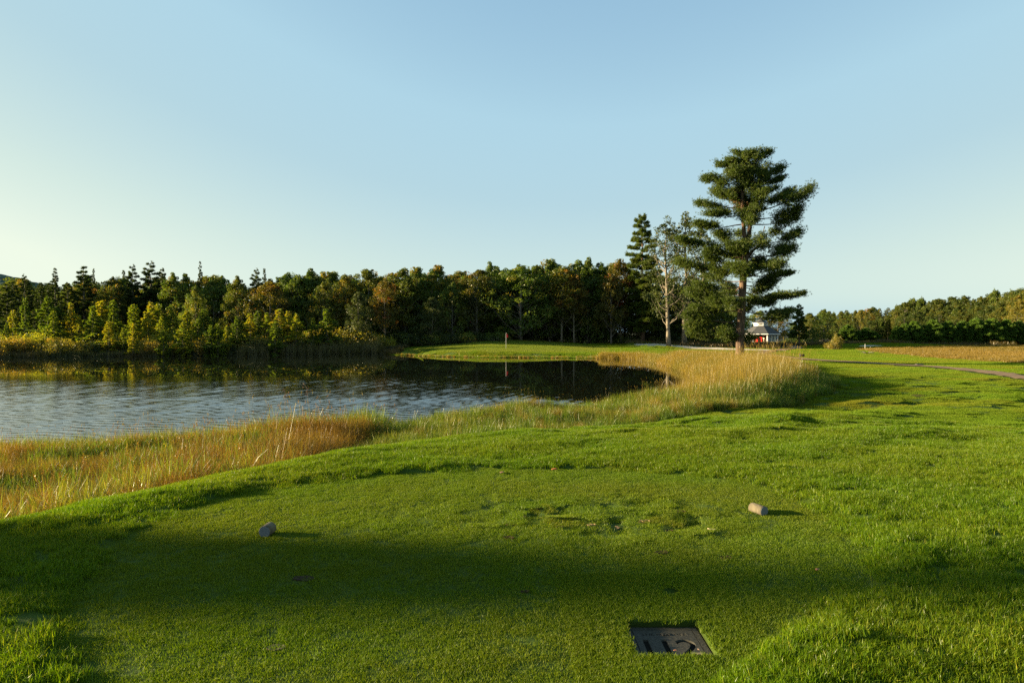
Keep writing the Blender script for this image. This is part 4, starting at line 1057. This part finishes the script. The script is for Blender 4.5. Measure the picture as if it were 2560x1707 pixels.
mbb = MB()
for (a_, b_) in (((-pw / 2 + .030, -pd / 2 + .02, -.004), (-pw / 2 + .034, pd / 2 - .028, .01)), ((pw / 2 - .034, -pd / 2 + .02, -.004), (pw / 2 - .030, pd / 2 - .028, .01)), ((-pw / 2 + .036, pd / 2 - .034, -.004), (pw / 2 - .036, pd / 2 - .030, .01))):
    mbb.box(a_, b_)
m5 = mbb.mesh('groove')
for me_ in (m1, m2, m3, m4, m5):
    co = bpy.data.objects.new('cutter', me_); C.objects.link(co); co.parent = plate
    md = plate.modifiers.new('cut', 'BOOLEAN'); md.operation = 'DIFFERENCE'; md.object = co; md.solver = 'EXACT'; cut.append(co)
dg = bpy.context.evaluated_depsgraph_get()
nm_ = bpy.data.meshes.new_from_object(plate.evaluated_get(dg)); plate.modifiers.clear()
if len(nm_.polygons) > 20:
    plate.data = nm_; nm_.materials.append(plain('plate_groove_dark', (.012, .011, .008), .95, .3, 60, spec=.05))  # floors of the engraved grooves get a darker colour than the plate
    for p in nm_.polygons:
        if p.normal.z > .9 and -.02 < p.center.z < -.0015: p.material_index = 1
for co in cut: bpy.data.objects.remove(co)
tag(plate, 'dark square metal yardage plate engraved 112, sunk in the turf of the tee', 'yardage plate')

# bits lying on the tee
def leaf_bit(name, x, y, size, colr, label, cat, rz=0., curl=.3):
    mb = MB(); n = 7; t = np.linspace(-1, 1, n); w = (1 - t ** 2) ** .7 * .45 + .03
    V = []; 
    for k in range(n):
        for sgn in (-1, 0, 1): V.append([t[k] * size, sgn * w[k] * size, (abs(sgn) * curl * w[k] + .15 * t[k] ** 2) * size])
    q = [[3 * k + c_, 3 * k + 3 + c_, 3 * k + 4 + c_, 3 * k + 1 + c_] for k in range(n - 1) for c_ in (0, 1)]
    mb.add(V, q, .5)
    o = link(name, mb.mesh(name, True), plain(name + '_mat', colr, .7, .25, 60), loc=(x, y, gz(x, y) + .016), rz=rz); tag(o, label, cat)
    sl = o.modifiers.new('thick', 'SOLIDIFY'); sl.thickness = .0012
    return o
a_ = px(1387, 1173, .02); leaf_bit('fallen_leaf', a_[0], a_[1], .045, (.45, .16, .05), 'curled orange leaf at the far edge of the tee', 'leaf', .4, .8)
a_ = px(1255, 1181, .02); leaf_bit('fallen_leaf', a_[0], a_[1], .05, (.16, .09, .04), 'dull brown leaf left of the curled orange leaf on the far edge of the tee', 'leaf', 1.2, .5)
a_ = px(1688, 1622, .02); leaf_bit('leaf_scrap', a_[0], a_[1] , .010, (.40, .16, .07), 'tiny rusty leaf scrap at the near edge of the yardage plate', 'leaf', .2, .5)
a_ = px(1747, 1620, .02); leaf_bit('leaf_scrap', a_[0], a_[1] , .009, (.5, .32, .2), 'tiny pale leaf scrap beside the digit 2 of the plate', 'leaf', 1.9, .6)
a_ = px(2043, 1421, .02); leaf_bit('fallen_leaf', a_[0], a_[1], .022, (.35, .14, .06), 'small brown leaf in the shaded right part of the tee', 'leaf', .9, .6)
a_ = px(1779, 1322, .02)
mb = MB(); mb.tube([[-.032, .004, 0], [-.02, .0, 0], [.03, 0, 0], [.034, 0, .001]], [.0055, .0028, .0026, .001], 8)
tag(link('golf_tee', mb.mesh('golf_tee', True), plain('tee_wood', (.75, .58, .36), .6, .1, 40), loc=(a_[0], a_[1], gz(*a_) + .019), rz=-.25), 'pale wooden golf tee lying on the turf right of the middle', 'golf tee')

# divots in the turf
def divot(p, r, col, label, group=None):
    x, y = px(*p); n = 16; a = np.arange(n) * 2 * PI / n
    rr = r * (1 + .35 * (fbm(np.cos(a) * 1.5 + p[0], np.sin(a) * 1.5 + p[1], 3) - .5) * 2)
    V = [[0, 0, .001]] + [[math.cos(t) * q * .6, math.sin(t) * q * .4, .005 + rng.normal(0, .0015)] for t, q in zip(a, rr)] + [[math.cos(t) * q, math.sin(t) * q * .62, .009 + rng.normal(0, .002)] for t, q in zip(a, rr)] + [[math.cos(t) * q * 1.05, math.sin(t) * q * .66, -.02] for t, q in zip(a, rr)]
    mb = MB(); mb.add(V, [[0, 1 + k, 1 + (k + 1) % n] for k in range(n)])
    mb.f.append(np.array([[1 + o * n + k, 1 + (o + 1) * n + k, 1 + (o + 1) * n + (k + 1) % n, 1 + o * n + (k + 1) % n] for o in (0, 1) for k in range(n)]))
    tag(link('divot', mb.mesh('divot', False), plain('soil', col, .95, .45, 70, bump=.5, spec=.05), loc=(x, y, gz(x, y)), rz=rng.uniform(-.4, .4)), label, 'divot', group)
for p, r in [((1577, 1277), .05), ((1439, 1296), .06), ((1306, 1290), .04), ((1279, 1312), .05), ((1612, 1306), .055), ((1702, 1279), .05), ((1271, 1344), .045), ((1673, 1325), .035), ((1480, 1239), .04), ((1654, 1382), .05), ((1816, 1395), .045), ((1560, 1300), .03), ((1400, 1318), .035), ((1350, 1270), .03), ((1312, 1480), .03)]:
    divot(p, r, (.055, .035, .02), 'small dark worn divot in the turf of the tee', 'divots scattered over the tee')
for p, r in [((1536, 1312), .05), ((1612, 1303), .05), ((1478, 1312), .035)]:
    divot(p, r, (.30, .20, .10), 'small sandy brown divot between the dark ones on the tee', 'sandy divots in the middle of the tee')
divot((758, 1447), .07, (.05, .035, .025), 'larger dark scrape in the shaded turf below the left tee marker')
divot((689, 1620), .05, (.13, .11, .06), 'pale scrape in the near turf left of the plate')
# flagstick
fx_, fy_ = at(1265, 98.6)
fz = gz(fx_, fy_)
fl = empty('flagstick', (fx_, fy_, fz), 'white flagstick with a limp red flag on the putting green', 'flagstick')
mb = MB(); mb.tube([[0, 0, -.1], [0, 0, .7], [0, 0, 2.18]], [.015, .014, .012], 10); mb.tube([[0, 0, 2.18], [0, 0, 2.21]], [.026, .012], 8)
link('pole', mb.mesh('pole', True), plain('pole_paint', (.78, .78, .74), .4, .03), fl)
mb = MB(); nu, nv = 9, 10
for v in range(nv):
    for u in range(nu):
        a = u / (nu - 1); b_ = v / (nv - 1)
        wdt = .22 + .10 * b_
        mb_x = .018 + wdt * a; 
        mb.v.append(np.array([[mb_x, .045 * math.sin(a * 7 + b_ * 2) * a + .01, 2.12 - b_ * .60 - a * .12 * (1 - b_)]])); mb.t.append(np.array([.5])); mb.n += 1
mb.f.append(np.array([[v * nu + u, v * nu + u + 1, (v + 1) * nu + u + 1, (v + 1) * nu + u] for v in range(nv - 1) for u in range(nu - 1)]))
fo = link('flag', mb.mesh('flag', True), plain('flag_cloth', (.85, .012, .015), .7, .08), fl); md = fo.modifiers.new('s', 'SOLIDIFY'); md.thickness = .004
mb = MB(); mb.tube([[0, 0, -.02], [0, 0, .006]], [.054, .054], 16); link('cup', mb.mesh('cup'), plain('cup_white', (.75, .75, .72), .5, .03), fl)

def stake(name, x, y, h, w, colr, label, cat='stake'):
    mb = MB(); mb.tube([[0, 0, -.1], [0, 0, h - w], [0, 0, h]], [w, w, w * .35], 4); 
    return tag(link(name, mb.mesh(name), plain(name + '_paint', colr, .6, .05), loc=(x, y, gz(x, y)), rz=.6), label, cat)
p_ = px(1150, 888, -1.45); stake('hazard_stake', p_[0], 89.6, .55, .035, (.75, .6, .12), 'short yellow hazard stake at the water edge left of the flagstick')
p_ = at(2163, 102); stake('marker_stake', *p_, .85, .035, (.78, .78, .72), 'white stake at the near edge of the golden field, tallest of two')
p_ = at(2176, 103); stake('marker_stake', *p_, .35, .03, (.78, .78, .72), 'short white stake just right of the taller one by the golden field')
p_ = at(1863.5, 118); stake('marker_stake', *p_, .62, .03, (.75, .75, .7), 'thin white stake right of the foreground pine trunk, in front of the hedge')
p_ = at(2545, 60); 
# small dark boxes on the turf
def block(x, y, sx, sy, sz, colr, label):
    root = empty('tee_block', (x, y, gz(x, y)), label, 'marker block')
    mb = MB(); mb.box((-sx / 2, -sy / 2, -.03), (sx / 2, sy / 2, sz * .82)); link('body', mb.mesh('body'), plain('block_dark', colr, .6, .2), root)
    mb = MB(); mb.box((-sx / 2 - .02, -sy / 2 - .02, sz * .82 + .001), (sx / 2 + .02, sy / 2 + .02, sz)); link('lid', mb.mesh('lid'), plain('block_lid', tuple(c * 1.4 for c in colr), .5, .2), root)
p_ = px(2005, 892, -1); block(*p_, .42, .3, .3, (.025, .022, .02), 'small black box sitting on the fairway beyond the golden reeds')
p_ = px(2298, 912, -1); block(*p_, .5, .3, .10, (.04, .035, .03), 'low dark block lying at the edge of the cart path')
# fallen brush at the edge of the golden field
mb = MB()
for k in range(26):
    a = rng.uniform(0, 6.28); l = rng.uniform(.5, 1.3); mb.tube([[0, 0, .05], [math.cos(a) * l * .5, math.sin(a) * l * .4, .25], [math.cos(a) * l, math.sin(a) * l * .7, rng.uniform(.05, .35)]], [.03, .02, .008], 5, .5, False)
p_ = at(2168, 84); tag(link('brush_pile', mb.mesh('brush_pile'), M['bark_grey'], loc=(p_[0], p_[1], gz(*p_))), 'low heap of grey brushwood on the grass before the golden field', 'brush pile')
# tall bare seed stalks standing over the near bank
def stalk(x, y, h, label):
    mb = MB(); l = rng.normal(0, .06, 2) * h; top = np.array([l[0], l[1], h])
    mb.tube([[0, 0, -.05], [l[0] * .3, l[1] * .3, h * .5], top], [.005, .004, .002], 4, .5, False)
    for q_ in range(7):
        a = rng.uniform(0, 6.28); s0 = rng.uniform(.8, 1.); b0 = top * s0; e_ = b0 + [math.cos(a) * .09, math.sin(a) * .09, .07]
        mb.tube([b0, e_], [.002, .0015], 3, .5, False)
        leaves(mb, e_ + rng.normal(0, .012, (14, 3)), .013, np.full(14, .4))
    tag(link('dried_flower_stalk', mb.mesh('dried_flower_stalk'), plain('stalk_brown', (.16, .09, .05), .9, .2), loc=(x, y, gz(x, y))), label, 'dry stalk')
for (x_, y_, h_, lb) in [(at(779, 17.5)[0], 17.5, 1.55, 'dry brown flower stalk over the near bank, taller of the pair'), (at(708, 17.2)[0], 17.2, 1.4, 'dry brown flower stalk over the near bank, left of the taller one')]:
    stalk(x_, y_, h_, lb)

# ------------------------------------------------------------------ pavilion
def pavilion():
    Yb = 170.0; Xb = (1902 - 1280) / F * Yb; view = math.atan2(Xb, Yb)
    zb = 1.65 - (860 - 830) / F * Yb - .05
    root = empty('octagonal_pavilion', (Xb, Yb, zb), 'small cream octagonal pavilion with grey shingle roof and cupola, behind the foreground pine', 'pavilion', rz=-view + math.radians(-2.3))
    cream = plain('cream_paint', (.95, .86, .60), .6, .04); white = plain('white_trim', (1.0, .98, .90), .5, .04)
    grey = plain('roof_shingles', (.062, .062, .06), .9, .3, 6, bump=.4); blue = plain('blue_siding', (.30, .33, .34), .7, .08); dark = plain('dark_opening', (.03, .025, .02), .8, .1)
    def octo(R, z, n=8): return [np.array([R * math.sin(PI / 8 + k * PI / 4), -R * math.cos(PI / 8 + k * PI / 4), z]) for k in range(n)]
    S = 1.0
    def frust(R0, z0, R1, z1, name, mat, top=True, parent=root):
        mb = MB(); a = octo(R0, z0); b = octo(R1, z1)
        mb.add(a + b, [[k, (k + 1) % 8, 8 + (k + 1) % 8, 8 + k] for k in range(8)])
        mb.f.append(np.array([[8 + k for k in range(8)]])); mb.f.append(np.array([[k for k in range(8)][::-1]]))
        return link(name, mb.mesh(name), mat, parent)
    E = 2.45
    frust(4.5, -.6, 4.5, .08, 'floor_slab', plain('concrete', (.4, .38, .34), .9, .1))
    rf = frust(4.92, E + .16, 1.85, E + 2.15, 'roof', grey)
    frust(4.95, E - .02, 4.95, E + .157, 'fascia', white)
    cu = frust(1.75, E + 2.153, 1.75, E + 2.75, 'cupola', white)
    frust(2.05, E + 2.752, 2.05, E + 2.83, 'cupola_fascia', white, parent=cu)
    frust(2.0, E + 2.833, .05, E + 3.9, 'cupola_roof', grey, parent=cu)
    mids = []
    for k in range(8):
        a0 = octo(1.76, 0)[k]; a1 = octo(1.76, 0)[(k + 1) % 8]; d = a1 - a0; nrm = (a0 + a1) / 2; nrm /= np.linalg.norm(nrm)
        mb = MB(); p = [a0 + d * .2 + nrm * .012, a0 + d * .8 + nrm * .012]
        mb.add([p[0] + [0, 0, E + 2.33], p[1] + [0, 0, E + 2.33], p[1] + [0, 0, E + 2.6], p[0] + [0, 0, E + 2.6]], [[0, 1, 2, 3]])
        link('window', mb.mesh('window'), plain('cupola_glass', (.25, .24, .2), .25, .1) if k == 0 else bpy.data.materials['cupola_glass'], cu)
    post = octo(4.25, 0)
    def wall(a, b, z0, z1, th, name, mat, lift=0):
        a = np.array(a[:2]); b = np.array(b[:2]); d = b - a; n = np.array([d[1], -d[0]]) / np.linalg.norm(d)
        mb = MB(); P4 = [a + n * lift, b + n * lift, b - n * th, a - n * th]
        mb.add([[*p, z0] for p in P4] + [[*p, z1] for p in P4], [(0, 3, 2, 1), (4, 5, 6, 7), (0, 1, 5, 4), (1, 2, 6, 5), (2, 3, 7, 6), (3, 0, 4, 7)])
        return link(name, mb.mesh(name), mat, root)
    for k in range(8):
        c = post[k] * [1, 1, 0]
        mb = MB(); mb.box((c[0] - .14, c[1] - .14, .08), (c[0] + .14, c[1] + .14, E - .02)); link('post', mb.mesh('post'), white, root)
    # octo(k)->(k+1): side 7 faces the viewer, 0 the right, 6 the left
    A = octo(4.1, 0); wall(A[0], A[1], .08, E - .03, .1, 'siding_panel', blue)
    wall(A[1], A[2], .08, E - .03, .1, 'siding_panel', blue); wall(A[2], A[3], .08, E - .03, .1, 'siding_panel', blue)
    # recessed front walls under the porch roof
    def seg(x0, y0, x1, y1, name, mat, z1=2.05): return wall((x0, y0), (x1, y1), .08, z1, .12, name, mat)
    seg(-3.7, -.6, -2.9, -2.9, 'wall_panel', cream); seg(-2.7, -1.2, -.9, -1.9, 'wall_panel', cream); seg(-2.85, -2.3, -2.2, -2.6, 'wall_panel', cream)
    seg(.55, -1.6, 1.75, -2.2, 'wall_panel', cream); seg(1.85, -2.7, 2.75, -3.1, 'wall_panel', cream); seg(3.05, -2.6, 3.55, -2.85, 'wall_panel', cream)
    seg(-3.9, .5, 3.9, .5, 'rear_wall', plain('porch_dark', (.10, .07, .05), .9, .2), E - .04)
    for x0 in (-1.75, .95):
        mb = MB(); mb.box((x0, -2.32 + (.12 if x0 < 0 else 0), 1.6), (x0 + .28, -2.28 + (.12 if x0 < 0 else 0), 2.0)); link('lantern', mb.mesh('lantern'), dark, root)
    R = Matrix.Rotation(-view + math.radians(-2.3), 3, 'Z')
    def world(x, y, z): v = R @ Vector((x, y, z)); return (v.x + Xb, v.y + Yb, v.z + zb)
    red = plain('vending_red', (.55, .025, .015), .35, .08); pan = plain('vending_panel', (.62, .12, .08), .3, .3, 5)
    for k, (x, y, lb) in enumerate([(-.82, -2.75, 'red drinks machine in the pavilion porch, left of the pair'), (.12, -2.55, 'red drinks machine in the pavilion porch, right of the pair')]):
        r_ = empty('vending_machine', world(x, y, .08), lb, 'vending machine', 'drinks machines in the porch', -view + math.radians(-2.3) - .25)
        mb = MB(); mb.box((-.34, -.35, 0), (.34, .35, 1.75)); link('cabinet', mb.mesh('cabinet'), red, r_)
        mb = MB(); mb.box((-.28, -.372, .75), (.12, -.352, 1.6)); link('front_panel', mb.mesh('front_panel'), pan, r_)
        mb = MB(); mb.box((-.24, -.365, .25), (.24, -.352, .5)); link('dispenser_slot', mb.mesh('dispenser_slot'), dark, r_)
    # white utility box with a post left of the pavilion
    r_ = empty('utility_box', world(-3.95, -5.2, .0), 'white boxed post standing between the pine trunk and the pavilion', 'post')
    mb = MB(); mb.box((-.3, -.25, -.5), (.3, .25, .62)); link('base_box', mb.mesh('base_box'), white, r_)
    mb = MB(); mb.box((.05, -.1, .62), (.17, .1, 1.55)); mb.box((-.28, -.1, 1.2), (.3, .1, 1.3)); link('post', mb.mesh('utility_box_post'), white, r_)
pavilion()

# ------------------------------------------------------------------ light, sky, camera
sun = bpy.data.lights.new('sun', 'SUN'); sun.energy = 5.0; sun.angle = math.radians(.5); sun.color = (1, .80, .50)
so = bpy.data.objects.new('sun', sun); C.objects.link(so)
so.rotation_euler = Vector(LIGHT).to_track_quat('-Z', 'Y').to_euler()
w = bpy.data.worlds.new('World'); SC.world = w; w.use_nodes = True
nt = w.node_tree; nt.nodes.clear()
skyt = nt.nodes.new('ShaderNodeTexSky'); skyt.sky_type = 'NISHITA'; skyt.sun_disc = False
skyt.sun_elevation = SUN_EL; skyt.sun_rotation = math.atan2(-LIGHT[0], -LIGHT[1])
skyt.altitude = 0; skyt.air_density = 1.0; skyt.dust_density = .8; skyt.ozone_density = .6
bg = nt.nodes.new('ShaderNodeBackground'); bg.inputs[1].default_value = .055
wo = nt.nodes.new('ShaderNodeOutputWorld'); # the sky's luminance keyed to the pale teal to straw colours of a clear hazy morning
bw = nt.nodes.new('ShaderNodeRGBToBW'); nt.links.new(mixc(nt, 1.0, skyt.outputs[0], (1.04, 1.06, .93), 'MULTIPLY'), bw.inputs[0])
lum = math_node(nt, 'MULTIPLY', bw.outputs[0], .28 / 6)
skc = ramp(nt, [(.04, (.20, .38, .58)), (.076, (.323, .539, .716)), (.101, (.43, .665, .795)), (.135, (.47, .68, .765)), (.20, (.66, .82, .765)), (.275, (.87, .965, .81)), (1, (.98, 1.0, .78))], lum)
nt.links.new(mixc(nt, 1.0, skc, (1 / .28,) * 3, 'MULTIPLY'), bg.inputs[0]); nt.links.new(bg.outputs[0], wo.inputs[0])

cam = bpy.data.cameras.new('camera'); cam.lens = 24; cam.sensor_width = 36; cam.clip_start = .05; cam.clip_end = 12000
co = bpy.data.objects.new('camera', cam); C.objects.link(co); co.location = (0, 0, EYE)
co.rotation_euler = (PI / 2 - PITCH, 0, 0); SC.camera = co
SC.view_settings.view_transform = 'Standard'; SC.view_settings.look = 'None'; SC.view_settings.exposure = 2.35; SC.view_settings.gamma = 1
SC.view_settings.use_curve_mapping = False
SC.cycles.use_denoising = False; SC.cycles.max_bounces = 8; SC.cycles.transparent_max_bounces = 4; SC.cycles.caustics_reflective = False; SC.cycles.caustics_refractive = False
